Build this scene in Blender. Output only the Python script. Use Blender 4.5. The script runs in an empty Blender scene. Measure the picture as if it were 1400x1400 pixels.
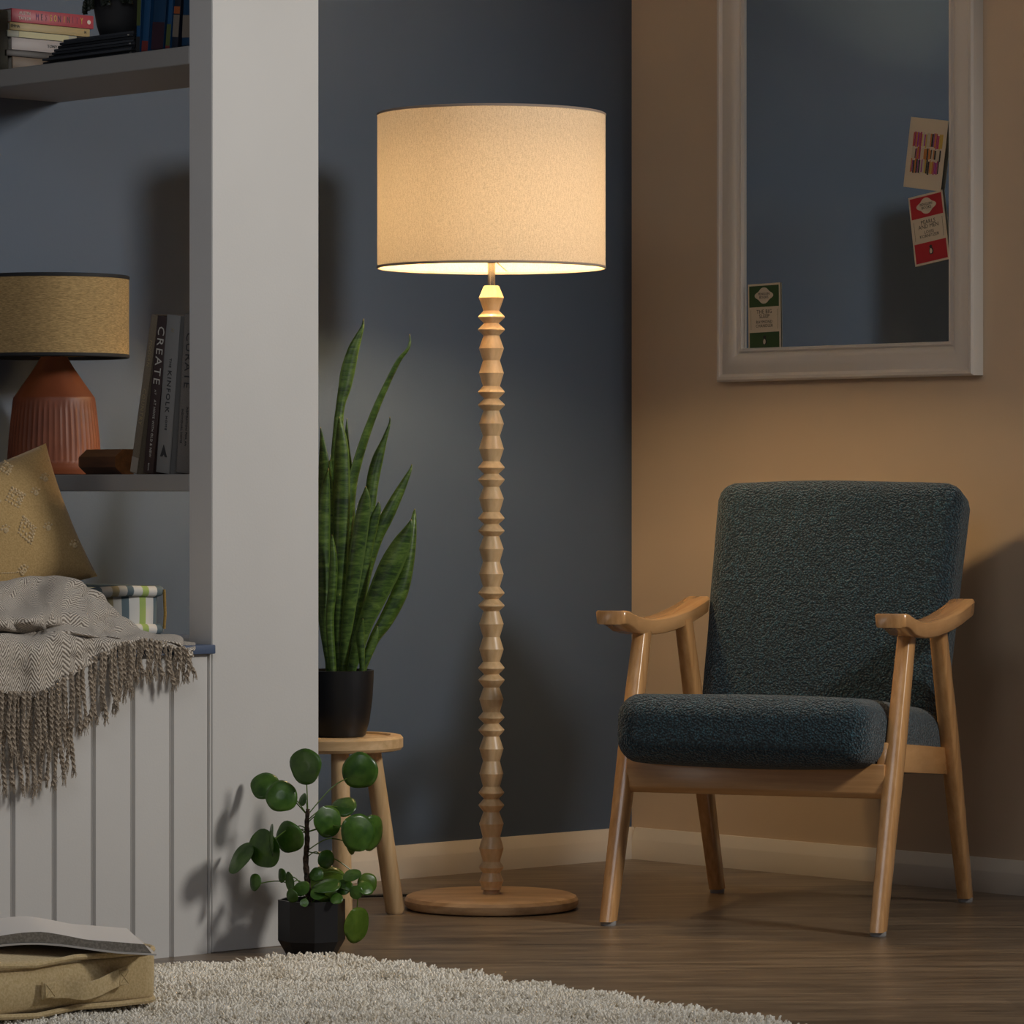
import bpy, bmesh, math, random
import numpy as np
from mathutils import Matrix, Vector, Euler, noise
from mathutils.bvhtree import BVHTree
random.seed(7)
PI = math.pi
sc = bpy.context.scene
C = sc.collection

# ------------------------------------------------------------------ camera
F, EYE, HY = 5580.0, 0.832, 665.0
cam_d = bpy.data.cameras.new('camera'); cam = bpy.data.objects.new('camera', cam_d); C.objects.link(cam)
cam.location = (0, 0, EYE); cam.rotation_euler = (PI/2, 0, 0)
cam_d.sensor_width = 36; cam_d.lens = 36*F/1400; cam_d.shift_y = -35/1400; cam_d.clip_start = .05
sc.camera = cam
# ------------------------------------------------------------------ world, lights, exposure
w = bpy.data.worlds.new('world'); sc.world = w; w.use_nodes = True
w.node_tree.nodes['Background'].inputs[0].default_value = (.62, .72, 1, 1)
w.node_tree.nodes['Background'].inputs[1].default_value = .07
KEY_POS = Vector((2.76, 6.22, 2.16)); KEY_AIM = Vector((-.62, 7.35, .75))
kd = bpy.data.lights.new('key', 'SPOT'); kd.energy = 240; kd.color = (1, .965, .91); kd.shadow_soft_size = .25
kd.spot_size = math.radians(74); kd.spot_blend = 1.0
ko = bpy.data.objects.new('key', kd); C.objects.link(ko); ko.location = KEY_POS
ko.rotation_euler = (KEY_AIM-KEY_POS).to_track_quat('-Z', 'Y').to_euler()
fd = bpy.data.lights.new('fill', 'AREA'); fd.energy = 17; fd.size = 1.4; fd.color = (.9, .94, 1)
fo = bpy.data.objects.new('fill', fd); C.objects.link(fo); fo.location = (-.5, 4.9, 2.45)
fo.rotation_euler = (Vector((0.0, 7.3, 0))-fo.location).to_track_quat('-Z', 'Y').to_euler()
ld_ = bpy.data.lights.new('low_fill', 'AREA'); ld_.energy = 5; ld_.size = .9; ld_.color = (1, .90, .80)
lo_ = bpy.data.objects.new('low_fill', ld_); C.objects.link(lo_); lo_.location = (-2.5, 5.7, .55)
lo_.rotation_euler = (Vector((-.6, 7.4, .7))-lo_.location).to_track_quat('-Z', 'Y').to_euler()
sc.view_settings.view_transform = 'Standard'; sc.view_settings.look = 'None'
sc.view_settings.gamma = 1; sc.view_settings.use_curve_mapping = False
sc.view_settings.exposure = 0.08
sc.cycles.max_bounces = 8

# ------------------------------------------------------------------ frames
RA = math.atan2(.681, .732)
P0 = Vector((-.5347, 7.277, 0))
ROOM = Matrix.Translation(P0) @ Matrix.Rotation(RA, 4, 'Z')     # room axes: a along the blue wall, b into it
ROOMI = ROOM.inverted()
def at(x, y, D): return Vector(((x-700)*D/F, D, EYE+(HY-y)*D/F))
def on_floor(x, y, z=0): return at(x, y, (EYE-z)*F/(y-HY))
def on_b(x, y, b):                                              # point seen at x,y on the room plane b
    o = ROOMI @ Vector((0, 0, EYE)); d = (ROOMI @ at(x, y, 1)) - o
    return ROOM @ (o + d*((b-o.y)/d.y))
def on_a(x, y, a):
    o = ROOMI @ Vector((0, 0, EYE)); d = (ROOMI @ at(x, y, 1)) - o
    return ROOM @ (o + d*((a-o.x)/d.x))
def R(a, b, z): return ROOM @ Vector((a, b, z))

# ------------------------------------------------------------------ materials
def mat(name, col, rough=.6, **k):
    m = bpy.data.materials.new(name); m.use_nodes = True
    b = m.node_tree.nodes['Principled BSDF']
    b.inputs['Base Color'].default_value = (*col, 1); b.inputs['Roughness'].default_value = rough
    for a, v in k.items(): b.inputs[a.replace('_', ' ')].default_value = v
    return m
def nodes(m): return m.node_tree.nodes, m.node_tree.links, m.node_tree.nodes['Principled BSDF']
def N(m, t, **k):
    n = m.node_tree.nodes.new(t)
    for a, v in k.items():
        if a[0] == '_': n.inputs[a[1:].replace('_', ' ')].default_value = v
        else: setattr(n, a, v)
    return n
def coords(m, scale=(1, 1, 1), kind='Object', rot=(0, 0, 0)):
    t = N(m, 'ShaderNodeTexCoord'); mp = N(m, 'ShaderNodeMapping')
    mp.inputs['Scale'].default_value = scale; mp.inputs['Rotation'].default_value = rot
    m.node_tree.links.new(t.outputs[kind], mp.inputs[0]); return mp.outputs[0]
def ramp(m, fac, stops):
    r = N(m, 'ShaderNodeValToRGB'); e = r.color_ramp.elements
    while len(e) < len(stops): e.new(.5)
    for q, (p, c) in zip(e, stops): q.position = p; q.color = (*c, 1)
    m.node_tree.links.new(fac, r.inputs[0]); return r.outputs[0]
def bump(m, h, s=.3, d=.01):
    b = N(m, 'ShaderNodeBump', _Strength=s, _Distance=d); m.node_tree.links.new(h, b.inputs['Height'])
    m.node_tree.links.new(b.outputs[0], nodes(m)[2].inputs['Normal'])
def paint(name, col, rough=.55, b=.08):
    m = mat(name, col, rough); v = coords(m)
    n = N(m, 'ShaderNodeTexNoise', _Scale=3, _Detail=3); m.node_tree.links.new(v, n.inputs['Vector'])
    c = ramp(m, n.outputs[0], [(.3, tuple(x*.96 for x in col)), (.7, tuple(min(1, x*1.03) for x in col))])
    m.node_tree.links.new(c, nodes(m)[2].inputs['Base Color'])
    n2 = N(m, 'ShaderNodeTexNoise', _Scale=220, _Detail=2); m.node_tree.links.new(v, n2.inputs['Vector'])
    bump(m, n2.outputs[0], b, .002); return m
def wood(name, c1, c2, scale=(1, 1, 1), rough=.4, freq=70, coat=0, ringy=.5):
    """scale: small along the grain, large across"""
    m = mat(name, c1, rough, Coat_Weight=coat, Coat_Roughness=.2); L = m.node_tree.links
    v = coords(m, tuple(freq*x for x in scale)); v2 = coords(m, tuple(freq*.16*x for x in scale))
    n = N(m, 'ShaderNodeTexNoise', _Scale=1, _Detail=4, _Roughness=.6); L.new(v, n.inputs['Vector'])
    n2 = N(m, 'ShaderNodeTexNoise', _Scale=1, _Detail=2, _Distortion=.8); L.new(v2, n2.inputs['Vector'])
    ml = N(m, 'ShaderNodeMath', operation='MULTIPLY'); ml.inputs[1].default_value = 22; L.new(n2.outputs[0], ml.inputs[0])
    sn = N(m, 'ShaderNodeMath', operation='SINE'); L.new(ml.outputs[0], sn.inputs[0])
    ma = N(m, 'ShaderNodeMath', operation='MULTIPLY_ADD'); ma.inputs[1].default_value = .13*ringy; L.new(sn.outputs[0], ma.inputs[0]); L.new(n.outputs[0], ma.inputs[2])
    L.new(ramp(m, ma.outputs[0], [(.28, c2), (.68, c1)]), nodes(m)[2].inputs['Base Color'])
    bump(m, n.outputs[0], .05, .002); return m
def cloth(name, c1, c2, scale=400, b=.5, rough=.95, d=.003, sheen=.2):
    m = mat(name, c1, rough, Sheen_Weight=sheen); v = coords(m); L = m.node_tree.links
    n = N(m, 'ShaderNodeTexNoise', _Scale=scale, _Detail=2); L.new(v, n.inputs['Vector'])
    L.new(ramp(m, n.outputs[0], [(.35, c2), (.65, c1)]), nodes(m)[2].inputs['Base Color'])
    bump(m, n.outputs[0], b, d); return m

M = {}
M['white'] = paint('white paint', (.595, .575, .545), .5)
M['trimw'] = paint('white gloss paint', (.60, .53, .44), .35, .03)
M['blue'] = paint('blue grey wall paint', (.070, .099, .145), .6)
M['beige'] = paint('beige wall paint', (.60, .455, .315), .6)
M['board'] = paint('blue bench paint', (.07, .10, .17), .5)
M['frame'] = paint('mirror frame paint', (.66, .60, .53), .4, .02)
M['mirror'] = mat('silvered glass', (.74, .78, .80), .015, Metallic=1.0)
M['oak'] = wood('turned oak', (.74, .52, .29), (.58, .38, .19), (1, 1, .07), .36, 90, 0, .7)
M['oakbase'] = wood('oak base', (.66, .43, .235), (.46, .275, .135), (.12, .6, 1), .34, 80, 0, 1)
M['stoolw'] = wood('stool wood', (.72, .50, .27), (.56, .36, .17), (1, 1, .08), .42, 90, 0, .6)
M['stoolt'] = wood('stool top wood', (.70, .48, .26), (.54, .34, .16), (.15, 1, 1), .42, 70, 0, 1)
bc_ = ((.66, .36, .145), (.48, .24, .085))
M['beech'] = wood('chair beech', *bc_, (1, .8, .05), .26, 90, .5, .5)
M['beechy'] = wood('chair beech arm', *bc_, (1, .05, .25), .26, 90, .5, .5)
M['beechx'] = wood('chair beech rail', *bc_, (.05, 1, 1), .3, 90, .4, .6)
M['walnut'] = wood('dark wood block', (.15, .06, .02), (.07, .027, .01), (1, .1, 1), .35, 70)
M['steel'] = mat('brushed steel', (.62, .58, .50), .18, Metallic=1.0)
M['black'] = mat('black ceramic', (.010, .010, .011), .38)
M['blackm'] = mat('matt black', (.012, .012, .013), .7)
M['soil'] = cloth('soil', (.035, .02, .012), (.01, .006, .004), 120, 1, .95, .01, 0)
M['bark'] = cloth('stem bark', (.085, .05, .03), (.02, .012, .008), 160, 1, .9, .006, 0)
M['pad'] = mat('glide', (.35, .34, .33), .4)
M['raffia'] = None
M['paper'] = cloth('page edges', (.60, .55, .46), (.50, .45, .37), 300, .3, .9, .002, 0)
M['page'] = mat('white page', (.66, .64, .62), .6)
M['pageedge'] = cloth('grey page block', (.26, .23, .19), (.17, .15, .12), 300, .3, .9, .002, 0)

def col_mat(name, c, rough=.5):
    if name not in M: M[name] = mat(name, c, rough)
    return M[name]

# linen shade that glows through
def shade_mat(name, c, trans, scale=(260, 260, 90), rough=.9, amt=.5):
    m = bpy.data.materials.new(name); m.use_nodes = True; nt = m.node_tree; L = nt.links
    for n in list(nt.nodes):
        if n.type != 'OUTPUT_MATERIAL': nt.nodes.remove(n)
    out = nt.nodes['Material Output']
    v = coords(m, scale); n = N(m, 'ShaderNodeTexNoise', _Scale=1, _Detail=3, _Roughness=.7); L.new(v, n.inputs['Vector'])
    v2 = coords(m, (scale[0], scale[1], 1100)); n2 = N(m, 'ShaderNodeTexNoise', _Scale=.8, _Detail=2); L.new(v2, n2.inputs['Vector'])
    mx = N(m, 'ShaderNodeMix', data_type='FLOAT'); mx.inputs[0].default_value = .5
    L.new(n.outputs[0], mx.inputs[2]); L.new(n2.outputs[0], mx.inputs[3])
    col = ramp(m, mx.outputs[0], [(.34, tuple(x*(1-amt) for x in c)), (.62, c)])
    d = N(m, 'ShaderNodeBsdfDiffuse'); t = N(m, 'ShaderNodeBsdfTranslucent'); ms = N(m, 'ShaderNodeMixShader'); ms.inputs[0].default_value = trans
    L.new(col, d.inputs[0]); L.new(col, t.inputs[0]); L.new(d.outputs[0], ms.inputs[1]); L.new(t.outputs[0], ms.inputs[2]); L.new(ms.outputs[0], out.inputs[0])
    b = N(m, 'ShaderNodeBump', _Strength=.4, _Distance=.001); L.new(mx.outputs[0], b.inputs['Height']); L.new(b.outputs[0], d.inputs['Normal'])
    return m
M['linen'] = shade_mat('linen shade', (.64, .54, .42), .125, (520, 520, 130), amt=.36)

# ------------------------------------------------------------------ object helpers
WM = {}
def props(o, label=None, cat=None, group=None, kind=None):
    if label: o['label'] = label
    if cat: o['category'] = cat
    if group: o['group'] = group
    if kind: o['kind'] = kind
    return o
def thing(name, label, cat, m, group=None):
    if isinstance(m, Vector): m = Matrix.Translation(m)
    o = bpy.data.objects.new(name, None); C.objects.link(o); o.empty_display_size = .05
    o.location = m.to_translation(); o.rotation_euler = m.to_euler(); WM[o] = m.copy()
    return props(o, label, cat, group)
def roomat(a, b, z, rz=0): return Matrix.Translation(R(a, b, z)) @ Matrix.Rotation(RA+rz, 4, 'Z')
def obj(name, bm, material, parent=None, smooth=True, world=False, m=None, label=None, angle=40):
    me = bpy.data.meshes.new(name)
    if world and parent is not None: bm.transform(WM[parent].inverted())
    bmesh.ops.recalc_face_normals(bm, faces=bm.faces)
    bm.to_mesh(me); bm.free()
    for x in (material if isinstance(material, (list, tuple)) else [material]): me.materials.append(x)
    if smooth:
        me.polygons.foreach_set('use_smooth', [True]*len(me.polygons))
        me.set_sharp_from_angle(angle=math.radians(angle))
    o = bpy.data.objects.new(name, me); C.objects.link(o)
    if parent is not None: o.parent = parent; WM[o] = WM[parent] @ (m or Matrix())
    else: WM[o] = m or Matrix()
    if m is not None: o.matrix_local = m
    if label: o['label'] = label
    return o
def single(name, bm, material, label, cat, m, group=None, smooth=True, angle=40):
    if isinstance(m, Vector): m = Matrix.Translation(m)
    o = obj(name, bm, material, None, smooth, angle=angle); o.location = m.to_translation(); o.rotation_euler = m.to_euler(); WM[o] = m
    return props(o, label, cat, group)
def struct(name, bm, material, smooth=False):
    o = obj(name, bm, material, None, smooth); o.location = P0; o.rotation_euler = (0, 0, RA); WM[o] = ROOM; o['kind'] = 'structure'
    return o
def B(): return bmesh.new()
def box(bm, x0, x1, y0, y1, z0, z1, bev=0, seg=2, mi=0):
    r = bmesh.ops.create_cube(bm, size=1); vs = r['verts']
    for v in vs: v.co = Vector(((x0+x1)/2+v.co.x*(x1-x0), (y0+y1)/2+v.co.y*(y1-y0), (z0+z1)/2+v.co.z*(z1-z0)))
    fs = list({f for v in vs for f in v.link_faces})
    for f in fs: f.material_index = mi
    if bev:
        es = list({e for v in vs for e in v.link_edges})
        bmesh.ops.bevel(bm, geom=es, offset=bev, segments=seg, profile=.5, affect='EDGES')
    return bm
def soft_box(sx, sy, sz, r, n=10, crown=(0, 0, 0), wob=0, seed=0):
    bm = bmesh.new(); bmesh.ops.create_cube(bm, size=1)
    bmesh.ops.subdivide_edges(bm, edges=bm.edges[:], cuts=n*2, use_grid_fill=True)
    h = Vector((sx/2, sy/2, sz/2))
    for v in bm.verts:
        u = v.co*2
        # concentrate samples at the rim
        u = Vector([math.copysign(abs(c)**.75, c) for c in u])
        p = Vector((u.x*h.x, u.y*h.y, u.z*h.z)); q = Vector([max(-h[i]+r, min(h[i]-r, p[i])) for i in range(3)])
        d = p-q
        if d.length > 1e-6: p = q+d.normalized()*r
        cx, cy, cz = (max(0, 1-u.x**2), max(0, 1-u.y**2), max(0, 1-u.z**2))
        p.x += math.copysign(1, u.x)*crown[0]*cy*cz*abs(u.x)**3
        p.y += math.copysign(1, u.y)*crown[1]*cx*cz*abs(u.y)**3
        p.z += math.copysign(1, u.z)*crown[2]*cx*cy*abs(u.z)**3
        if wob: p += noise.noise_vector(p*9+Vector((seed, 0, 0)))*wob
        v.co = p
    return bm
def lathe(bm, prof, n=32, cap=True, center=(0, 0)):
    rings = []
    for r, z in prof: rings.append([bm.verts.new((center[0]+r*math.cos(2*PI*k/n), center[1]+r*math.sin(2*PI*k/n), z)) for k in range(n)])
    for a, b in zip(rings, rings[1:]):
        for k in range(n): bm.faces.new((a[k], a[(k+1) % n], b[(k+1) % n], b[k]))
    if cap: bm.faces.new(rings[0][::-1]); bm.faces.new(rings[-1])
    return bm
def tube(bm, pts, rad, n=8, cap=True, sq=1.0, twist=0, lobes=0, ref=None):
    pts = [Vector(p) for p in pts]; rr = rad if isinstance(rad, (list, tuple)) else [rad]*len(pts); rings = []
    up = Vector(ref) if ref else Vector((0, 0, 1))
    for i, p in enumerate(pts):
        t = (pts[min(i+1, len(pts)-1)]-pts[max(i-1, 0)]).normalized()
        s = t.cross(up)
        if s.length < 1e-3: s = t.cross(Vector((1, 0, 0)))
        s.normalize(); q = s.cross(t).normalized()
        if not ref: up = q
        ring = []
        for k in range(n):
            a = 2*PI*k/n; e = rr[i]*(1+(.26*math.cos(lobes*(a)-0) if lobes else 0)); a2 = a+twist*i
            ring.append(bm.verts.new(p+s*math.cos(a2)*e+q*math.sin(a2)*e*sq))
        rings.append(ring)
    for a, b in zip(rings, rings[1:]):
        for k in range(n): bm.faces.new((a[k], a[(k+1) % n], b[(k+1) % n], b[k]))
    if cap: bm.faces.new(rings[0][::-1]); bm.faces.new(rings[-1])
    return bm
def catmull(pts, k=6):
    P = [pts[0]]+list(pts)+[pts[-1]]; out = []
    for i in range(1, len(P)-2):
        for j in range(k):
            t = j/k; p0, p1, p2, p3 = [np.array(x, float) for x in P[i-1:i+3]]
            out.append(.5*(2*p1+(p2-p0)*t+(2*p0-5*p1+4*p2-p3)*t*t+(3*p1-p0-3*p2+p3)*t**3))
    out.append(np.array(pts[-1], float)); return out
def prism(bm, poly, ax, lo, hi, bev=0):
    """poly: 2D points; ax 0: poly in (y,z) extruded along x; 1: (x,z) along y; 2: (x,y) along z"""
    def P(p, h): return {0: (h, p[0], p[1]), 1: (p[0], h, p[1]), 2: (p[0], p[1], h)}[ax]
    a = [bm.verts.new(P(p, lo)) for p in poly]; b = [bm.verts.new(P(p, hi)) for p in poly]
    bm.faces.new(a); bm.faces.new(b[::-1])
    for k in range(len(poly)): bm.faces.new((a[k], b[k], b[(k+1) % len(poly)], a[(k+1) % len(poly)]))
    if bev:
        bmesh.ops.recalc_face_normals(bm, faces=bm.faces)
        bmesh.ops.bevel(bm, geom=bm.edges[:], offset=bev, segments=2, profile=.5, affect='EDGES')
    return bm
def lettering(parent, body, size, m, material, sx=1.0, name='title', extrude=.0004, align='CENTER', spacing=1.0):
    """m: local matrix of the parent; text lies in its XY plane facing +Z"""
    c = bpy.data.curves.new(name, 'FONT'); c.body = body; c.size = size; c.extrude = extrude; c.resolution_u = 2
    c.align_x = align; c.align_y = 'CENTER'; c.space_character = spacing
    t = bpy.data.objects.new('tmp', c); C.objects.link(t)
    dg = bpy.context.evaluated_depsgraph_get(); me = bpy.data.meshes.new_from_object(t.evaluated_get(dg))
    bpy.data.objects.remove(t); bpy.data.curves.remove(c)
    me.transform(Matrix.Diagonal((sx, 1, 1, 1))); me.materials.clear(); me.materials.append(material); me.name = name
    o = bpy.data.objects.new(name, me); C.objects.link(o); o.parent = parent; o.matrix_local = m; WM[o] = WM[parent] @ m
    return o

# ------------------------------------------------------------------ the room
CORNER = 1.8565; BACK = .817
# floor : oak effect boards running across
fm = mat('wood effect floor', (.16, .12, .09), .34, Specular_IOR_Level=.5); L = fm.node_tree.links
v = coords(fm, (1, 1, 1), rot=(0, 0, RA-math.radians(3)))     # turn the boards so they run nearly across the view
br = N(fm, 'ShaderNodeTexBrick', offset=.37, _Scale=1.0, _Mortar_Size=.0012, _Brick_Width=1.3, _Row_Height=.18, _Bias=0)
br.inputs['Color1'].default_value = (.75, .75, .75, 1); br.inputs['Color2'].default_value = (1, 1, 1, 1); br.inputs['Mortar'].default_value = (.7, .7, .7, 1)
L.new(v, br.inputs['Vector'])
mp = N(fm, 'ShaderNodeMapping'); mp.inputs['Scale'].default_value = (1.6, 16, 1); L.new(v, mp.inputs[0])
n1 = N(fm, 'ShaderNodeTexNoise', _Scale=2.2, _Detail=8, _Roughness=.65, _Distortion=.4); L.new(mp.outputs[0], n1.inputs['Vector'])
mp2 = N(fm, 'ShaderNodeMapping'); mp2.inputs['Scale'].default_value = (6, 90, 1); L.new(v, mp2.inputs[0])
n2 = N(fm, 'ShaderNodeTexNoise', _Scale=2, _Detail=5); L.new(mp2.outputs[0], n2.inputs['Vector'])
mx = N(fm, 'ShaderNodeMix', data_type='FLOAT'); mx.inputs[0].default_value = .35; L.new(n1.outputs[0], mx.inputs[2]); L.new(n2.outputs[0], mx.inputs[3])
c = ramp(fm, mx.outputs[0], [(.30, (.055, .038, .026)), (.5, (.185, .135, .092)), (.68, (.36, .27, .185))])
mc = N(fm, 'ShaderNodeMix', data_type='RGBA', blend_type='MULTIPLY'); mc.inputs[0].default_value = .55
L.new(c, mc.inputs[6]); L.new(br.outputs['Color'], mc.inputs[7]); L.new(mc.outputs[2], nodes(fm)[2].inputs['Base Color'])
bump(fm, mx.outputs[0], .12, .002)
n4 = N(fm, 'ShaderNodeTexNoise', _Scale=5, _Detail=4, _Roughness=.7); mp4 = N(fm, 'ShaderNodeMapping'); mp4.inputs['Scale'].default_value = (.5, 1.8, 1); L.new(v, mp4.inputs[0]); L.new(mp4.outputs[0], n4.inputs['Vector'])
mc4 = N(fm, 'ShaderNodeMix', data_type='RGBA', blend_type='MULTIPLY'); mc4.inputs[0].default_value = 1
L.new(mc.outputs[2], mc4.inputs[6]); L.new(ramp(fm, n4.outputs[0], [(.3, (.62, .60, .58)), (.65, (1.12, 1.08, 1.0))]), mc4.inputs[7]); L.new(mc4.outputs[2], nodes(fm)[2].inputs['Base Color'])
bm = B(); box(bm, -2.6, CORNER+.1, -6, BACK+.1, -.06, 0); struct('floor', bm, fm)
bm = B(); box(bm, -2.6, CORNER+.1, -3.4, BACK+.1, 2.55, 2.62); struct('ceiling', bm, M['white'])
bm = B(); box(bm, -2.2, CORNER+.1, BACK, BACK+.1, 0, 2.55); struct('wall_back', bm, M['blue'])
bm = B(); box(bm, CORNER, CORNER+.1, -1.3, BACK, 0, 2.55); struct('wall_right', bm, M['beige'])
# white column beside the alcove, with the niche side wall behind it
bm = B(); box(bm, 0, .249, 0, .066, 0, 2.55, .0015, 1); struct('wall_left', bm, M['white'])
# skirting
def skirting(name, along, lo, hi, face):
    bm = B()
    prof = [(0, 0), (.018, 0), (.018, .043), (.0165, .0455), (.008, .068), (.006, .070), (0, .070)]
    if along == 'a': prism(bm, [(BACK-p, z) for p, z in prof], 0, lo, hi)
    else: prism(bm, [(CORNER-p, z) for p, z in prof], 1, lo, hi)
    struct(name, bm, M['trimw'], True)
skirting('baseboard_back', 'a', .30, CORNER-.0, 0)
skirting('baseboard_right', 'b', -1.3, BACK-.018, 0)

# ------------------------------------------------------------------ window seat: boards, seat top
SEAT = .55
t = thing('window_seat', 'built-in white tongue-and-groove window seat with blue top, left of the column', 'bench', ROOM)
bm = B(); box(bm, -1.9, -.001, -.012, BACK-.002, SEAT-.016, SEAT, .002); box(bm, 0, .27, .067, BACK-.002, SEAT-.016, SEAT); box(bm, .25, .27, .067, BACK-.002, 0, SEAT-.017); obj('seat_top', bm, M['board'], t, label='dusty blue painted seat top')
edges = [16, 72.5, 126, 180, 233, 285]
ea = [(ROOMI @ on_b(x, 1000, 0)).x for x in edges]
pit = (ea[-1]-ea[0])/5
xs = [ea[0]-pit*k for k in range(12, 0, -1)]+ea
bm = B()
for x0, x1 in zip(xs, xs[1:]):
    poly = [(x0+.0012, .018), (x0+.0012, .007), (x0+.0035, .0045), (x0+.0055, .006), (x0+.008, .0), (x1-.003, .0), (x1-.0012, .004), (x1-.0012, .018)]
    prism(bm, poly, 2, 0, SEAT-.017)
prism(bm, [(xs[-1]+.0015, .018), (xs[-1]+.0015, .004), (xs[-1]+.003, 0), (-.0025, 0), (-.0025, .018)], 2, 0, SEAT-.017)
box(bm, xs[0], -.001, .019, .03, 0, SEAT-.017)
obj('front_panel', bm, M['white'], t, angle=20)

# ------------------------------------------------------------------ shelves in the niche behind the column
def shelf(name, z0, z1, label, a0=0.0):
    bm = B(); box(bm, a0, .2715, .0665, BACK-.001, z0, z1, .0015, 1)
    o = struct(name, bm, M['shelf']); del o['kind']; o.name = name; props(o, label, 'shelf')
    return o
M['shelf'] = paint('shelf paint', (.30, .285, .265), .5)
s1 = on_a(255, 61, 0).z; s0 = on_a(255, 86, 0).z
UZ = (s1+on_a(2, 96.5, 0).z)/2; UZ0 = UZ-.033
shelf('wall_shelf', UZ0, UZ, 'upper painted shelf behind the column holding the stacked paperbacks')
LZ = .854; LZ0 = .823
shelf('wall_shelf', LZ0, LZ, 'lower painted shelf behind the column carrying the terracotta lamp')

# ------------------------------------------------------------------ mirror on the beige wall
def wall_b(x): return (ROOMI @ on_a(x, 600, CORNER)).y
ob0, ob1 = (ROOMI @ on_a(980, 522, CORNER-.03)).y, (ROOMI @ on_a(1331, 516, CORNER-.03)).y      # ob0 far, ob1 near
oz = on_a(980.5, 522, CORNER-.03).z
FWm = .082; TOPZ = 2.16
t = thing('wall_mirror', 'tall wall mirror in a wide white moulded frame above the armchair', 'mirror', roomat(CORNER, (ob0+ob1)/2, oz))
hw = (ob0-ob1)/2; hh = TOPZ-oz
prof = [(0, 0), (0, .030), (.004, .034), (.010, .034), (.016, .029), (.030, .033), (.046, .032), (.056, .027), (.061, .022), (.065, .027), (.070, .0265), (.0715, .022), (.0715, .0)]  # inward, out of wall
bm = B()
loops = []
for i, (sx, sy) in enumerate([(1, 0), (1, 1), (-1, 1), (-1, 0)]):
    cy, cz = (hw*sx, 0) if sy == 0 else (hw*sx, hh)
    iy, iz = -sx, (1 if sy == 0 else -1)
    loops.append([bm.verts.new((-h, cy+iy*d, cz+iz*d)) for d, h in prof])
for i in range(4):
    a, b = loops[i], loops[(i+1) % 4]
    for k in range(len(prof)-1): bm.faces.new((a[k], a[k+1], b[k+1], b[k]))
fr = obj('frame', bm, M['frame'], t, angle=25)
fi = .068
bm = B(); box(bm, -.018, -.012, -hw+fi, hw-fi, fi, hh-fi); obj('glass', bm, M['mirror'], t, smooth=False)

# cards tucked into the frame
CA = CORNER-.0205
def card(px, name, label, cat, lift=0, art=None):
    """px: four pixel corners TL TR BR BL on the plane just before the glass"""
    P = [on_a(x, y, CA-lift) for x, y in px]
    ex = ((P[1]-P[0])+(P[2]-P[3])).normalized(); wd = ((P[1]-P[0]).length+(P[2]-P[3]).length)/2
    nz = Vector((-.732, -.681, 0)); ey = nz.cross(ex).normalized(); ht = ((P[0]-P[3]).length+(P[1]-P[2]).length)/2
    cen = sum(P, Vector())/4
    m = Matrix((ex.to_4d(), ey.to_4d(), nz.to_4d(), (0, 0, 0, 1))).transposed(); m.translation = cen
    m[3][0] = m[3][1] = m[3][2] = 0; m[3][3] = 1
    t = thing(name, label, cat, m)
    bm = B(); box(bm, -wd/2, wd/2, -ht/2, ht/2, -.0008, .0003, .0002, 1); obj('card', bm, col_mat('cream card', (.60, .50, .36), .6), t, smooth=False)
    return t, wd, ht
def rect(t, name, mt, x0, x1, y0, y1, z=.0003, th=.0003):
    bm = B(); box(bm, x0, x1, y0, y1, z, z+th); return obj(name, bm, mt, t, smooth=False)
ink = col_mat('black ink', (.02, .018, .015), .6)
CREAM = M['cream card'] if 'cream card' in M else col_mat('cream card', (.60, .50, .36), .6)
def paperback_card(px, label, colm, title, author, lift):
    t, wd, ht = card(px, 'postcard', label, 'card', lift)
    mg = wd*.045
    for y0, y1 in ((ht*.17, ht/2-mg), (-ht/2+mg, -ht*.19)):
        rect(t, 'colour_band', colm, -wd/2+mg, wd/2-mg, y0, y1)
    # lozenge badge
    cy = ht*.33; pts = []
    for k in range(48):
        a = 2*PI*k/48; r = 1+.13*math.cos(4*a)-.05*math.cos(2*a)
        pts.append((math.cos(a)*wd*.265*r, cy+math.sin(a)*ht*.098*r))
    bm = B(); prism(bm, pts, 2, .0006, .0009); bd = obj('badge', bm, CREAM, t, smooth=False)
    for k, s in enumerate(('PENGUIN', 'BOOKS')):
        lettering(t, s, wd*.085, Matrix.Translation((0, cy+ht*.022-k*ht*.048, .001)), ink, name='lettering', extrude=.0001)
    for k, s in enumerate(title):
        lettering(t, s, wd*.125, Matrix.Translation((0, ht*.10-k*ht*.065, .0004)), ink, name='lettering', extrude=.0001, spacing=1.05)
    for k, s in enumerate(author):
        lettering(t, s, wd*.095, Matrix.Translation((0, -ht*.045-k*ht*.055, .0004)), ink, name='lettering', extrude=.0001, spacing=1.1)
    for s in (-1, 1): rect(t, 'rule', ink, s*wd*.41-.0002, s*wd*.41+.0002, -ht*.15, ht*.13)
    # small bird emblem: dark body, pale belly
    ey0 = -ht*.300
    body = [(0, .075), (.03, .07), (.045, .05), (.035, .03), (.06, .0), (.065, -.04), (.05, -.075), (.02, -.085), (-.03, -.085), (-.05, -.05), (-.045, 0), (-.02, .03), (-.045, .052), (-.02, .062)]
    bm = B(); prism(bm, [(x*wd*1.1, ey0+y*ht*.85) for x, y in body], 2, .0006, .0008); obj('emblem', bm, ink, t, smooth=False)
    belly = [(.0, .02), (.03, 0), (.035, -.04), (.015, -.07), (-.02, -.07), (-.035, -.04), (-.025, 0)]
    bm = B(); prism(bm, [(x*wd*1.1, ey0+y*ht*.85) for x, y in belly], 2, .0008, .001); obj('emblem', bm, CREAM, t, smooth=False)
    return t
green = col_mat('green print', (.035, .075, .018), .6); red = col_mat('red print', (.42, .012, .02), .6)
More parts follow.
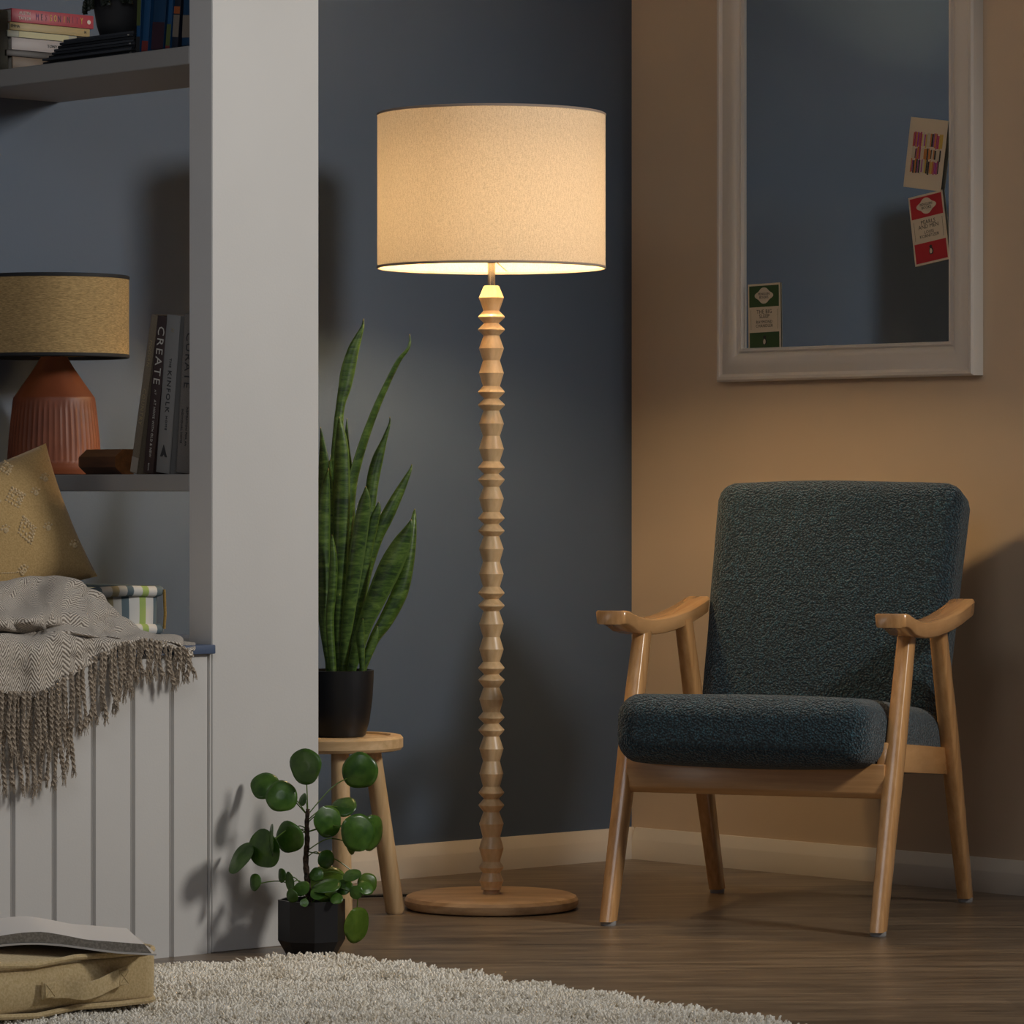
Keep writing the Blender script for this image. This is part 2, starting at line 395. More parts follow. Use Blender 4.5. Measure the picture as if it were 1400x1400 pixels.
paperback_card([(1021, 389.5), (1066.5, 386), (1068, 483), (1025, 485)], 'green and cream book postcard in the lower corner of the mirror', green, ('THE BIG', 'SLEEP'), ('RAYMOND', 'CHANDLER'), .0)
paperback_card([(1240, 270), (1287, 261), (1300, 352), (1253, 366)], 'red and cream book postcard tucked in the mirror frame below the striped one', red, ('PEARLS', 'AND MEN'), ('LOUIS', 'KORNITZER'), .001)
t, wd, ht = card([(1246.5, 160), (1296, 165), (1287, 262), (1234, 255)], 'postcard', 'postcard with multicoloured vertical strokes tucked in the mirror frame', 'card', .004)
cols = [(.55, .35, .05), (.35, .03, .12), (.45, .05, .02), (.5, .16, .02), (.02, .02, .02), (.25, .03, .2), (.5, .42, .3), (.3, .03, .25)]
rnd = random.Random(3)
for row, (y0, y1) in enumerate(((.09, .29), (-.08, .08), (-.28, -.09))):
    x = -wd*.37
    while x < wd*.38:
        wv_ = wd*rnd.uniform(.02, .045); k = rnd.randrange(len(cols)) if row != 1 else rnd.choice([4, 6, 3, 1, 6])
        b = B(); box(b, x, x+wv_, ht*(y0+rnd.uniform(-.015, .02)), ht*(y1+rnd.uniform(-.02, .015)), .0003, .0006); x += wv_+wd*.006; obj('brush_stroke', b, col_mat('stroke %d' % k, cols[k], .6), t, smooth=False)

# ------------------------------------------------------------------ floor lamp
LD = 8.05; LX = (671.8-700)*LD/F; PXM = LD/F
def lz(y): return EYE+(HY-y)*PXM
t = thing('floor_lamp', 'tall turned wooden floor lamp with a lit drum shade, standing between stool and armchair', 'floor lamp', Vector((LX, LD, 0)))
PB = LD/F
wide, ring, neck = 17.0*PB, 18.4*PB, 10.6*PB
zs = [(390.7, 10.7), (407.2, 17.1), (425, 10.7), (433.6, 18.4), (442.1, 10), (450.7, 18.4), (458.9, 10.7), (476.4, 17.1), (492.9, 11.5), (510, 17.1), (527.9, 11.5), (536, 18.4), (545, 10), (553.6, 18.4), (561.7, 10.7), (579.3, 17.1), (596, 11.5), (613.6, 17.1), (630.7, 11.5), (639.3, 18.2), (647.9, 10), (656, 18.2), (665.7, 10.7), (681.8, 17), (700, 11.5), (708.6, 18), (716.5, 10), (725.7, 18), (733.2, 10.7), (750.4, 16.8), (768, 11.5), (784.6, 16.8), (802, 11.5), (810.8, 18), (819, 10), (828, 18), (835.4, 10.7), (853, 16.8), (870.8, 11.5), (887.5, 16.8), (904.6, 11.5), (913.2, 18), (921.8, 10), (929.7, 18), (939.7, 10.7), (956, 16.6), (973.2, 11.5), (981, 17.8), (989, 10), (998, 17.8), (1006.5, 10.7), (1023.5, 16.6), (1040.5, 11.5), (1057.5, 16.4), (1075, 11.5), (1083.5, 17.6), (1092, 10.2), (1100.7, 17.6), (1109.7, 10.7), (1126, 16.8), (1143.7, 12), (1159.5, 17), (1177.7, 11.5), (1185.5, 17), (1193, 12), (1204, 16.6), (1212.5, 13.4), (1216, 13.6)]
prof = []
for i, (y, r) in enumerate(zs):
    z = lz(y); r *= PB
    if r > 14*PB or i in (0,):
        dz = .0016 if i else 0
        if i == 0: prof += [(r-.002, z), (r, z-.0015)]
        else: prof += [(r-.0006, z+dz), (r, z), (r-.0006, z-dz)]
    else: prof += [(r+.0002, z)]
prof = prof[::-1]
bm = B(); lathe(bm, prof, 40); obj('turned_column', bm, M['oak'], t, angle=22)
RB = 119*PB; 
bm = B(); lathe(bm, [(RB-.012, .0), (RB-.004, .003), (RB, .010), (RB, .018), (RB-.004, .0245), (RB-.012, .028), (.03, .0285), (0.001, .0285)], 72); obj('base', bm, M['oakbase'], t, angle=30)
bm = B(); lathe(bm, [(.0165, .0285), (.0165, .036), (.0145, .0395)], 32); obj('collar', bm, M['oakbase'], t)
bm = B(); lathe(bm, [(.0075, lz(391)), (.0075, lz(360)), (.0095, lz(359)), (.0095, lz(352)), (.0145, lz(350)), (.0145, lz(315)), (.012, lz(313))], 24); obj('lamp_holder', bm, M['steel'], t, label='polished metal lamp holder')
ST, SB, SR = 1.566, 1.262, 156*PB
bm = B(); lathe(bm, [(SR-.0006, SB+.001), (SR, SB+.004)] + [(SR, SB+.004+(ST-SB-.008)*k/8) for k in range(1, 9)] + [(SR-.0006, ST-.001)], 96, cap=False); obj('lamp_shade', bm, M['linen'], t)
hemm = mat('hem tape', (.34, .27, .22), .9)
for z in (SB, ST):
    bm = B(); s = 1 if z == SB else -1
    lathe(bm, [(SR+.0008, z+s*.004), (SR+.0012, z), (SR-.0006, z-s*.0010), (SR-.0022, z), (SR-.0018, z+s*.004)], 96, cap=False); obj('rim', bm, hemm, t, label='thin stitched shade rim')
bm = B()
for k in range(3):
    a = 2*PI*k/3+math.radians(-38); e = (math.cos(a)*(SR-.003), math.sin(a)*(SR-.003))
    tube(bm, [(math.cos(a)*.018, math.sin(a)*.018, lz(353)), (e[0]*.9, e[1]*.9, lz(362)), (e[0], e[1], SB+.006)], .0013, 6)
lathe(bm, [(.0075, lz(354.5)), (.024, lz(354)), (.024, lz(352.5)), (.0075, lz(352.2))], 24); obj('shade_carrier', bm, M['steel'], t)
bulb = bpy.data.materials.new('glowing bulb'); bulb.use_nodes = True; nb = nodes(bulb)[2]; nb.inputs['Emission Color'].default_value = (1, .72, .38, 1); nb.inputs['Emission Strength'].default_value = 6
BZ = 1.352
bm = B(); lathe(bm, [(.012, BZ-.03), (.014, BZ-.022), (.026, BZ-.005), (.0285, BZ+.010), (.024, BZ+.026), (.012, BZ+.036), (.001, BZ+.038)], 24); bo = obj('bulb', bm, bulb, t)
bd = bpy.data.lights.new('bulb_light', 'POINT'); bd.energy = 31; bd.color = (1, .70, .36); bd.shadow_soft_size = .046
bl = bpy.data.objects.new('bulb_light', bd); C.objects.link(bl); bl.parent = t; bl.location = (0, 0, BZ+.004)
bm = B(); p = [Vector((x, y, z)) for x, y, z in catmull([(0, .16, .006), (-.1, .22, .004), (-.25, .20, .004), (-.40, .14, .004), (-.52, .20, .004), (-.58, .40, .004)], 8)]
tube(bm, p, .003, 6); obj('power_cord', bm, M['blackm'], t)

# ------------------------------------------------------------------ armchair
boucle = mat('teal boucle', (.035, .075, .085), .95, Sheen_Weight=.25, Sheen_Roughness=.5); L = boucle.node_tree.links
v = coords(boucle)
n1 = N(boucle, 'ShaderNodeTexVoronoi', feature='SMOOTH_F1', _Scale=250, _Smoothness=.6); L.new(v, n1.inputs['Vector'])
n0 = N(boucle, 'ShaderNodeTexNoise', _Scale=150, _Detail=3, _Distortion=1.2); L.new(v, n0.inputs['Vector'])
mx = N(boucle, 'ShaderNodeMath', operation='MULTIPLY_ADD'); mx.inputs[1].default_value = -.9; L.new(n1.outputs['Distance'], mx.inputs[0]); L.new(n0.outputs[0], mx.inputs[2])
L.new(ramp(boucle, mx.outputs[0], [(.0, (.003, .014, .020)), (.35, (.020, .070, .092)), (.62, (.075, .19, .235))]), nodes(boucle)[2].inputs['Base Color'])
bump(boucle, mx.outputs[0], 1.0, .006)
CH = Matrix.Translation((.430, 7.6435, 0)) @ Matrix.Rotation(math.radians(-20.6), 4, 'Z')
t = thing('armchair', 'teal boucle armchair with angled beech legs and curved wooden arms', 'armchair', CH)
def legbm(p0, p1, r0, r1, rm, flat=.62):
    pts = [Vector(p0).lerp(Vector(p1), k/10) for k in range(11)]
    rr = [(r0+(rm-r0)*k/6) if k <= 6 else (rm+(r1-rm)*(k-6)/4) for k in range(11)]
    bm = B(); n = 16; rings = []
    for p, r in zip(pts, rr):
        ring = []
        for k in range(n):
            a = 2*PI*k/n; c, s = math.cos(a), math.sin(a)
            ex = .42
            x = math.copysign(abs(c)**ex, c)*r*flat; y = math.copysign(abs(s)**ex, s)*r
            ring.append(bm.verts.new((p.x+x, p.y+y, p.z)))
        rings.append(ring)
    for a, b in zip(rings, rings[1:]):
        for k in range(n): bm.faces.new((a[k], a[(k+1) % n], b[(k+1) % n], b[k]))
    bm.faces.new(rings[0][::-1]); bm.faces.new(rings[-1]); return bm
LXc = .2645
def armz(y): return .572+.028*((y-.25)/.30)**2 if y > .25 else .572+.022*min(1, ((y-.25)/.18)**2)
for s in (-1, 1):
    x = s*LXc
    for nm, p0, p1 in (('f', (x, 0, .008), (x, .205, .560)), ('b', (x-s*.004, .665, .008), (x-s*.004, .445, .565))):
        lg = obj('leg', legbm(p0, p1, .0215, .0235, .0265), M['beech'], t, angle=35)
        bm = B(); lathe(bm, [(.014, 0), (.015, .002), (.015, .0085)], 16, center=(p0[0], p0[1])); obj('foot_pad', bm, M['pad'], lg, label='grey felt glide')
    # arm
    bm = B(); sec = []
    ys = [.042, .046, .058, .075, .10, .13, .17, .21, .25, .30, .36, .42, .48, .54, .575, .59]
    for i, y in enumerate(ys):
        z = armz(y)+.001
        half = .030 if y < .1 else (.030-.003*min(1, (y-.1)/.1) if y < .3 else .027)
        off = s*.011
        if i in (0, len(ys)-1): half -= .005
        th = .026 if y < .13 else .030
        xc = x+off; r = .003
        pr = [(-half+r, 0), (half-r, 0), (half, -r), (half-.002, -th+r), (half-r-.002, -th), (-half+r+.002, -th), (-half+.002, -th+r), (-half, -r)]
        sec.append([bm.verts.new((xc+a, y, z+b)) for a, b in pr])
    for a, b in zip(sec, sec[1:]):
        for k in range(8): bm.faces.new((a[k], a[(k+1) % 8], b[(k+1) % 8], b[k]))
    bm.faces.new(sec[0]); bm.faces.new(sec[-1][::-1]); obj('armrest', bm, M['beechy'], t, angle=50)
    # side rail
    bm = B(); prism(bm, [(.10, .352), (.60, .312), (.607, .258), (.085, .298)], 0, x-s*.028 if s > 0 else x+.008, x-.008 if s > 0 else x+.028, .003); obj('side_rail', bm, M['beechy'], t)
bm = B(); prism(bm, [(.078, .312), (.102, .312), (.102, .247), (.085, .247), (.078, .258)], 0, -LXc+.01, LXc-.01, .002); obj('front_rail', bm, M['beechx'], t)
bm = B(); prism(bm, [(.585, .33), (.61, .33), (.61, .27), (.585, .27)], 0, -LXc+.01, LXc-.01, .002); obj('rear_rail', bm, M['beechx'], t)
seat = soft_box(.496, .60, .128, .045, 11, (0, .006, .010), .0015, 3)
seat.transform(Matrix.Translation((0, .265, .352)) @ Matrix.Rotation(math.radians(-5.0), 4, 'X'))
obj('seat_cushion', seat, boucle, t)
back = soft_box(.505, .118, .570, .040, 11, (0, .014, .004), .0015, 5)
for vv in back.verts:
    vv.co.x *= 1+.03*(vv.co.z/.28)
    vv.co.z += .004*math.cos(vv.co.x*6)
back.transform(Matrix.Translation((-.006, .628, .560)) @ Matrix.Rotation(math.radians(-19.5), 4, 'X'))
obj('back_cushion', back, boucle, t)

# ------------------------------------------------------------------ stool
SC = at(459, 700, 7.86); SC.z = 0
t = thing('stool', 'small round light wood stool carrying the snake plant, behind the column edge', 'stool', SC)
SH = EYE+(HY-1007)*7.80/F
r = .130
bm = B(); lathe(bm, [(r-.012, SH-.030), (r-.004, SH-.028), (r, SH-.023), (r, SH-.006), (r-.004, SH-.001), (r-.008, SH), (r-.024, SH), (r-.026, SH-.004), (.02, SH-.004), (.001, SH-.004)], 56); obj('stool_top', bm, M['stoolt'], t, angle=30)
for an in (38, -82, 158):
    a = math.radians(an); cx, cy = math.cos(a), math.sin(a)
    bm = B(); tube(bm, [(cx*.143, cy*.143, 0), (cx*.142, cy*.142, .006), (cx*.085, cy*.085, SH-.028)], [.0145, .0185, .0175], 20); obj('leg', bm, M['stoolw'], t)

# ------------------------------------------------------------------ snake plant
PC = at(464, 700, 7.86); PC.z = SH-.004
t = thing('snake_plant', 'tall snake plant with banded upright leaves in a black pot on the stool', 'plant', PC)
ph = .128
bm = B(); lathe(bm, [(.045, 0), (.050, .003), (.058, .030), (.0635, .07), (.066, .11), (.0665, ph), (.0630, ph+.001), (.0615, ph-.002), (.0615, ph-.016)], 48, cap=False)
bm.faces.new([v for v in bm.verts if v.co.z == 0][:48]); obj('plant_pot', bm, M['black'], t)
bm = B(); lathe(bm, [(.0614, ph-.02), (.0610, ph-.014), (.001, ph-.010)], 32); obj('soil', bm, M['soil'], t)
def snake_mat():
    m = mat('snake leaf', (.05, .10, .02), .38, Specular_IOR_Level=.5); L = m.node_tree.links
    v = coords(m, (22, 22, 95)); n = N(m, 'ShaderNodeTexNoise', _Scale=1, _Detail=5, _Roughness=.7, _Distortion=.6); L.new(v, n.inputs['Vector'])
    c1 = ramp(m, n.outputs[0], [(.36, (.012, .034, .006)), (.50, (.045, .095, .012)), (.68, (.12, .20, .035))])
    uv = N(m, 'ShaderNodeTexCoord'); sx = N(m, 'ShaderNodeSeparateXYZ'); L.new(uv.outputs['UV'], sx.inputs[0])
    c2 = ramp(m, sx.outputs[0], [(0, (1, 1, 1)), (.06, (1, 1, 1)), (.11, (0, 0, 0)), (.89, (0, 0, 0)), (.94, (1, 1, 1))])
    mc = N(m, 'ShaderNodeMix', data_type='RGBA'); L.new(c2, mc.inputs[0]); L.new(c1, mc.inputs[6]); mc.inputs[7].default_value = (.075, .13, .02, 1)
    c3 = ramp(m, sx.outputs[1], [(0, (0, 0, 0)), (.955, (0, 0, 0)), (1, (1, 1, 1))])
    md = N(m, 'ShaderNodeMix', data_type='RGBA'); L.new(c3, md.inputs[0]); L.new(mc.outputs[2], md.inputs[6]); md.inputs[7].default_value = (.45, .30, .12, 1)
    L.new(md.outputs[2], nodes(m)[2].inputs['Base Color']); return m
M['snake'] = snake_mat()
def leaf_ribbon(bm, path, fold=.35, thick=.0012, nw=6, yaw0=0, yaw1=0):
    """path: list of (Vector, halfwidth, sidevector)"""
    uvl = bm.loops.layers.uv.verify(); sides = []
    rows = []
    n = len(path)
    for i, (p, hw, s) in enumerate(path):
        tv = (path[min(i+1, n-1)][0]-path[max(i-1, 0)][0]).normalized()
        s = (s-tv*s.dot(tv)).normalized(); nn = s.cross(tv).normalized()
        f, bk = [], []
        for k in range(nw+1):
            u = k/nw*2-1; dz = fold*hw*(u*u)
            q = p+s*u*hw+nn*(-dz)
            tk = thick*(1-.8*abs(u))
            f.append(bm.verts.new(q-nn*tk)); bk.append(bm.verts.new(q+nn*tk))
        rows.append((f, bk, i/(n-1)))
    def quad(vs, uvs):
        fc = bm.faces.new(vs)
        for lp, uv in zip(fc.loops, uvs): lp[uvl].uv = uv
    for (f0, b0, t0), (f1, b1, t1) in zip(rows, rows[1:]):
        for k in range(nw):
            u0, u1 = k/nw, (k+1)/nw
            quad((f0[k], f0[k+1], f1[k+1], f1[k]), [(u0, t0), (u1, t0), (u1, t1), (u0, t1)])
            quad((b0[k+1], b0[k], b1[k], b1[k+1]), [(u1, t0), (u0, t0), (u0, t1), (u1, t1)])
        quad((f0[0], f1[0], b1[0], b0[0]), [(0, t0), (0, t1), (0, t1), (0, t0)])
        quad((f0[nw], b0[nw], b1[nw], f1[nw]), [(1, t0), (1, t0), (1, t1), (1, t1)])
    for (f, b, tt), rev in ((rows[0], 1), (rows[-1], 0)):
        vs = f+b[::-1]
        fc = bm.faces.new(vs[::-1] if rev else vs)
        for lp in fc.loops: lp[uvl].uv = (.5, tt)
    return bm
# each leaf: tip-first list (x, y, halfwidth px), depth offset at base and tip, turn of the blade in degrees
SL = [
 ([(496.7, 436, .6), (496, 446, 2), (490, 462, 5), (484, 478, 7.5), (477, 505, 9.5), (472, 530, 8.5), (466, 555, 6), (463, 590, 7), (461, 680, 11), (460, 800, 9), (459, 917, 5)], .02, .05, 20),
 ([(464, 570, .6), (464.5, 578, 3), (466, 595, 7), (467, 620, 10), (467, 680, 11.5), (465, 760, 11), (463, 840, 9), (462, 917, 6)], -.015, -.02, 0),
 ([(438, 584, .6), (440, 600, 3), (443, 640, 8), (446, 700, 12), (448, 800, 12), (452, 917, 7)], .0, -.01, -10),
 ([(452, 628, .6), (451, 640, 4), (449, 670, 9), (448, 740, 12), (450, 830, 10), (455, 917, 6)], .02, .02, 20),
 ([(560, 457, .5), (561, 466, 1.3), (558, 478, 2.2), (546, 494, 3.2), (532, 522, 3.8), (517, 556, 4.6), (502, 596, 5.4), (491, 632, 6), (483, 665, 7), (478, 720, 8), (474, 820, 8), (470, 917, 5)], .01, .03, 50),
 ([(533, 570, .5), (532.5, 580, 1.5), (525, 603, 4), (517, 627, 7.5), (511, 652, 8.5), (506, 690, 8), (498, 750, 9), (487, 830, 8), (475, 917, 5)], .02, .05, 10),
 ([(517.7, 686, .6), (517, 695, 4), (511, 715, 7), (502, 750, 8.5), (492, 810, 9), (478, 917, 5)], -.01, .0, 15),
 ([(563, 635, .5), (561, 643, 2), (552, 662, 5), (541, 684, 7.5), (528, 710, 9), (515, 735, 9.5), (500, 780, 10), (488, 840, 9), (475, 917, 5)], .03, .08, 15),
 ([(500, 665, .6), (500, 676, 5), (498, 692, 9), (493, 725, 10.5), (483, 790, 10.5), (474, 860, 8), (468, 917, 5)], -.02, -.03, 0),
 ([(567, 696, .6), (566.5, 706, 3), (564, 735, 6.5), (558, 775, 9), (548, 812, 11), (530, 848, 10), (512, 876, 7), (496, 917, 5)], .0, .06, 25),
 ([(562, 710, .6), (559, 722, 6), (548, 745, 13), (533, 775, 16), (515, 815, 14), (500, 850, 11), (489, 885, 9), (480, 917, 6)], -.03, -.02, -5),
 ([(496, 846, .6), (495, 853, 3), (492.5, 870, 6), (494, 890, 5), (495, 917, 3)], -.045, -.05, 0),
 ([(516, 856, .6), (514, 866, 4), (508, 884, 6), (500, 902, 5), (495, 917, 4)], -.03, -.02, 5),
 ([(454, 731, .6), (455, 742, 3), (457, 765, 5), (456, 800, 6), (452, 850, 5.5), (456, 917, 5)], -.05, -.05, 25),
 ([(474.5, 572, .5), (474, 582, 1.5), (473.5, 610, 4), (474, 650, 8), (476, 740, 10), (474, 830, 9), (468, 917, 6)], .03, .035, -15),
 ([(449, 640, .6), (444, 680, 8), (441, 760, 11), (444, 840, 9), (452, 917, 5)], -.03, -.035, 10),
]
for i, (pts, dt, db, yaw) in enumerate(SL):
    P = catmull([(x, y, hw) for x, y, hw in pts], 6); n = len(P); path = []
    for j, (x, y, hwp) in enumerate(P[::-1]):
        f = j/(n-1); D = 7.86+(dt*(1-f)+db*f)*1.0
        s = Vector((math.cos(math.radians(yaw)), math.sin(math.radians(yaw)), 0))
        path.append((at(x, y, D), max(.0004, hwp*D/F/max(.5, math.cos(math.radians(yaw)))), s))
    path[0] = (path[0][0]-Vector((0, 0, .012)), path[0][1], path[0][2])
    bm = B(); leaf_ribbon(bm, path, .45 if i % 2 else .3); obj('leaf', bm, M['snake'], t, world=True, angle=60)

# ------------------------------------------------------------------ pilea in faceted pot
QD = 7.26; QC = at(426, 700, QD); QC.z = 0
t = thing('potted_plant', 'round-leaved green houseplant in a black faceted pot on the floor by the column', 'plant', QC)
pr_, ptop = .0600, EYE-(1233-HY)*7.215/F
def octa(r, z): return [(r*math.cos(math.radians(8+45*k)), r*math.sin(math.radians(8+45*k)), z) for k in range(8)]
bm = B(); rings = [[bm.verts.new(p) for p in octa(r, z)] for r, z in ((.045, 0), (pr_, .026), (pr_, ptop), (pr_-.004, ptop), (pr_-.004, ptop-.012))]
for a, b in zip(rings, rings[1:]):
    for k in range(8): bm.faces.new((a[k], a[(k+1) % 8], b[(k+1) % 8], b[k]))
bm.faces.new(rings[0]); obj('plant_pot', bm, M['black'], t, smooth=False)
bm = B(); rr = [bm.verts.new(p) for p in octa(pr_-.0041, ptop-.011)]; bm.faces.new(rr)
rr2 = [bm.verts.new(p) for p in octa(pr_-.0041, ptop-.02)]; bm.faces.new(rr2[::-1])
for k in range(8): bm.faces.new((rr[k], rr2[k], rr2[(k+1) % 8], rr[(k+1) % 8]))
obj('soil', bm, M['soil'], t, smooth=False)
def leaf_mat(name, c1, c2, tr):
    m = bpy.data.materials.new(name); m.use_nodes = True; L = m.node_tree.links; b = nodes(m)[2]
    v = coords(m); n = N(m, 'ShaderNodeTexNoise', _Scale=45, _Detail=3); L.new(v, n.inputs['Vector'])
    c = ramp(m, n.outputs[0], [(.35, c1), (.7, c2)]); L.new(c, b.inputs['Base Color']); b.inputs['Roughness'].default_value = .3
    ts = N(m, 'ShaderNodeBsdfTranslucent'); L.new(c, ts.inputs[0]); ms = N(m, 'ShaderNodeMixShader'); ms.inputs[0].default_value = tr
    out = m.node_tree.nodes['Material Output']; L.new(b.outputs[0], ms.inputs[1]); L.new(ts.outputs[0], ms.inputs[2]); L.new(ms.outputs[0], out.inputs[0])
    return m
M['pilea'] = leaf_mat('round leaf', (.030, .085, .010), (.075, .165, .020), .15)
M['pilea2'] = leaf_mat('young leaf', (.09, .17, .015), (.15, .25, .03), .4)
stem = [on_b(x, y, -.141) for x, y in ((422, 1236), (420.5, 1205), (418, 1178), (420, 1150), (419.5, 1126), (421, 1108))]
stem = [at(x, y, QD) for x, y in ((422, 1238), (420.5, 1205), (418, 1178), (420, 1150), (419.5, 1126), (421, 1106))]
sp = [Vector(p) for p in catmull([tuple(p) for p in stem], 6)]
bm = B(); tube(bm, sp, [.0062-.0025*k/len(sp)+.0006*math.sin(k*2.1) for k in range(len(sp))], 10); obj('stem', bm, M['bark'], t, world=True)
# x,y,rx,ry, tilt(deg), depth offset (m, negative = nearer), attach 0..1 along stem, young?
PL = [
 (416, 1048, 22, 25, 0, -.01, .98, 0), (361, 1073, 20, 17, 25, .035, .9, 0), (385, 1088, 22, 21, -15, -.01, .9, 0), (413, 1093, 5, 9, -20, .005, .95, 0),
 (492, 1054, 25, 25, 20, .02, .9, 0), (470, 1101, 18, 12, 10, .045, .85, 0), (449, 1123, 18, 22, 8, -.01, .8, 0), (491, 1138, 23, 26, 5, -.02, .7, 0),
 (511, 1139, 15, 25, -8, .02, .7, 0), (394, 1145, 19.5, 22, 8, -.03, .75, 0), (360, 1161, 22, 27, 10, -.03, .75, 0), (369, 1148, 4, 22, 0, -.055, .72, 0),
 (328, 1172, 11, 25, -38, -.01, .7, 0), (347, 1206, 8, 12, -10, -.03, .1, 0), (384, 1197, 6, 10, 0, -.01, .1, 0), (395, 1205, 6.5, 13, 5, -.03, .1, 0),
 (398, 1225, 8, 10, 15, -.055, .05, 0), (447, 1175, 11, 13, 0, .0, .45, 0), (446, 1206, 27, 24, 0, .04, .2, 1), (503, 1207, 13, 14, 20, .01, .5, 1),
 (487, 1220, 9.5, 9.5, 0, -.03, .1, 0), (481, 1196, 13, 7, 15, -.02, .2, 0), (446, 1209, 20, 7.5, 10, -.03, .1, 0), (416, 1234, 6, 5.5, 0, -.065, .02, 0),
 (489, 1265, 16, 25, -8, .02, .12, 1), (412, 1214, 12, 9, 25, -.03, .1, 0), (434, 1222, 10, 7, -10, -.045, .05, 0), (470, 1212, 12, 10, 25, -.01, .1, 0),
 (460, 1228, 9, 7, 5, -.05, .03, 0), (432, 1195, 10, 9, 30, -.01, .2, 0), (500, 1213, 8, 12, 60, -.02, .1, 0), (479, 1148, 4, 20, 20, .03, .5, 1)]
rnd = random.Random(11)
for i, (x, y, rx, ry, tilt, dz, att, yg) in enumerate(PL):
    D = QD+dz; c = at(x, y, D); k = D/F; mj = max(rx, ry)*k; a_ = math.radians(tilt)
    # disc of radius mj, turned about the vertical so it foreshortens to rx
    ratio = min(rx, ry)/max(rx, ry); turn = math.acos(max(.15, min(1, ratio)))
    sgn = -1 if x < 425 else 1
    if x > 425: turn = turn
    ax = Vector((0, 0, 1)) if ry >= rx else Vector((1, 0, 0))
    rot = Matrix.Rotation(-a_, 3, 'Y') @ (Matrix.Rotation(sgn*turn, 3, 'Z') if ry >= rx else Matrix.Rotation(-turn, 3, 'X'))
    bm = B(); nr, na = 5, 28; rows = []
    cup = rnd.uniform(.06, .2)*(1 if i != 4 else 1.6)
    cen_f = bm.verts.new((0, .0005, 0)); cen_b = bm.verts.new((0, .0012, 0))
    fr_, br_ = [], []
    for j in range(1, nr+1):
        f, b = [], []
        for q in range(na):
            an = 2*PI*q/na; r = j/nr*mj*(1+.03*math.sin(an*3+i)+.02*math.sin(an*5+2*i))
            cr = cup*mj*((j/nr)**2)*(1+.35*math.sin(2*an+i))-.05*mj*math.exp(-((j/nr)*3)**2)
            px, pz = r*math.cos(an), r*math.sin(an)
            f.append(bm.verts.new((px, cr, pz))); b.append(bm.verts.new((px, cr+.0007, pz)))
        fr_.append(f); br_.append(b)
    for q in range(na):
        q2 = (q+1) % na
        bm.faces.new((cen_f, fr_[0][q], fr_[0][q2])); bm.faces.new((cen_b, br_[0][q2], br_[0][q]))
        for j in range(nr-1):
            bm.faces.new((fr_[j][q], fr_[j+1][q], fr_[j+1][q2], fr_[j][q2])); bm.faces.new((br_[j][q], br_[j][q2], br_[j+1][q2], br_[j+1][q]))
        bm.faces.new((fr_[-1][q], br_[-1][q], br_[-1][q2], fr_[-1][q2]))
    bm.transform(Matrix.Translation(c) @ rot.to_4x4())
    lf = obj('leaf', bm, M['pilea2' if yg else 'pilea'], t, world=True, angle=80)
    s0_ = sp[min(len(sp)-1, int(att*(len(sp)-1)))]
    hub = c+rot @ Vector((0, .003, 0)); mid = s0_.lerp(hub, .5)+Vector((0, .004, .012 if i != 24 else .05))
    if i == 24: hub = at(488, 1248, D); mid = at(482, 1215, D)
    bm = B(); tube(bm, [Vector(p) for p in catmull([tuple(s0_), tuple(mid), tuple(hub+Vector((0, .008, -.004))), tuple(hub)] if i != 24 else [tuple(s0_), tuple(mid), tuple(hub)], 8)], .0011, 6)
    bm.transform(WM[lf].inverted()); obj('petiole', bm, M['pilea2'], lf)

# ------------------------------------------------------------------ rug
rug_c = R(-.02, -.32, 0)
RUGM = Matrix.Translation(rug_c) @ Matrix.Rotation(RA+math.radians(-3.4), 4, 'Z')
t = thing('rug', 'thick cream shaggy rug on the floor in front of the window seat', 'rug', RUGM)
W_, H_, RC = 1.45, 1.9, .16
def rug_in(x, y):   # x in -W..0, y in -H..0, corner at 0,0 rounded
    if x > 0 or y > 0 or x < -W_ or y < -H_: return False
    if x > -RC and y > -RC: return (x+RC)**2+(y+RC)**2 < RC*RC
    return True
poly = [(-W_, 0)]+[(-RC+RC*math.cos(a), -RC+RC*math.sin(a)) for a in [PI/2*k/8 for k in range(8, -1, -1)]]+[(0, -H_), (-W_, -H_)]
pm = cloth('rug backing', (.50, .44, .35), (.40, .34, .26), 90, .8, .95, .01)
bm = B(); prism(bm, [(x, y) for x, y in poly], 2, .0, .010); obj('backing', bm, pm, t, smooth=False)
rm = mat('rug pile', (.66, .58, .46), .95, Sheen_Weight=.3); L = rm.node_tree.links
v = coords(rm); n = N(rm, 'ShaderNodeTexNoise', _Scale=140, _Detail=2); L.new(v, n.inputs['Vector'])
n2 = N(rm, 'ShaderNodeTexNoise', _Scale=14, _Detail=3); L.new(v, n2.inputs['Vector'])
mxx = N(rm, 'ShaderNodeMix', data_type='FLOAT'); mxx.inputs[0].default_value = .4; L.new(n.outputs[0], mxx.inputs[2]); L.new(n2.outputs[0], mxx.inputs[3])
L.new(ramp(rm, mxx.outputs[0], [(.36, (.70, .62, .48)), (.54, (.95, .90, .79))]), nodes(rm)[2].inputs['Base Color'])
rg = np.random.default_rng(5)
step = .0054
gx, gy = np.meshgrid(np.arange(-W_, .004, step), np.arange(-H_, .004, step)); gx = gx.ravel()+rg.uniform(-.003, .003, gx.size); gy = gy.ravel()+rg.uniform(-.003, .003, gy.size)
keep = np.array([rug_in(x, y) for x, y in zip(gx, gy)])
gx, gy = gx[keep], gy[keep]
MW = np.array(RUGM)
wx = MW[0, 0]*gx+MW[0, 1]*gy+MW[0, 3]; wy = MW[1, 0]*gx+MW[1, 1]*gy+MW[1, 3]
pxx = wx/wy*F+700; pyy = HY+EYE/wy*F
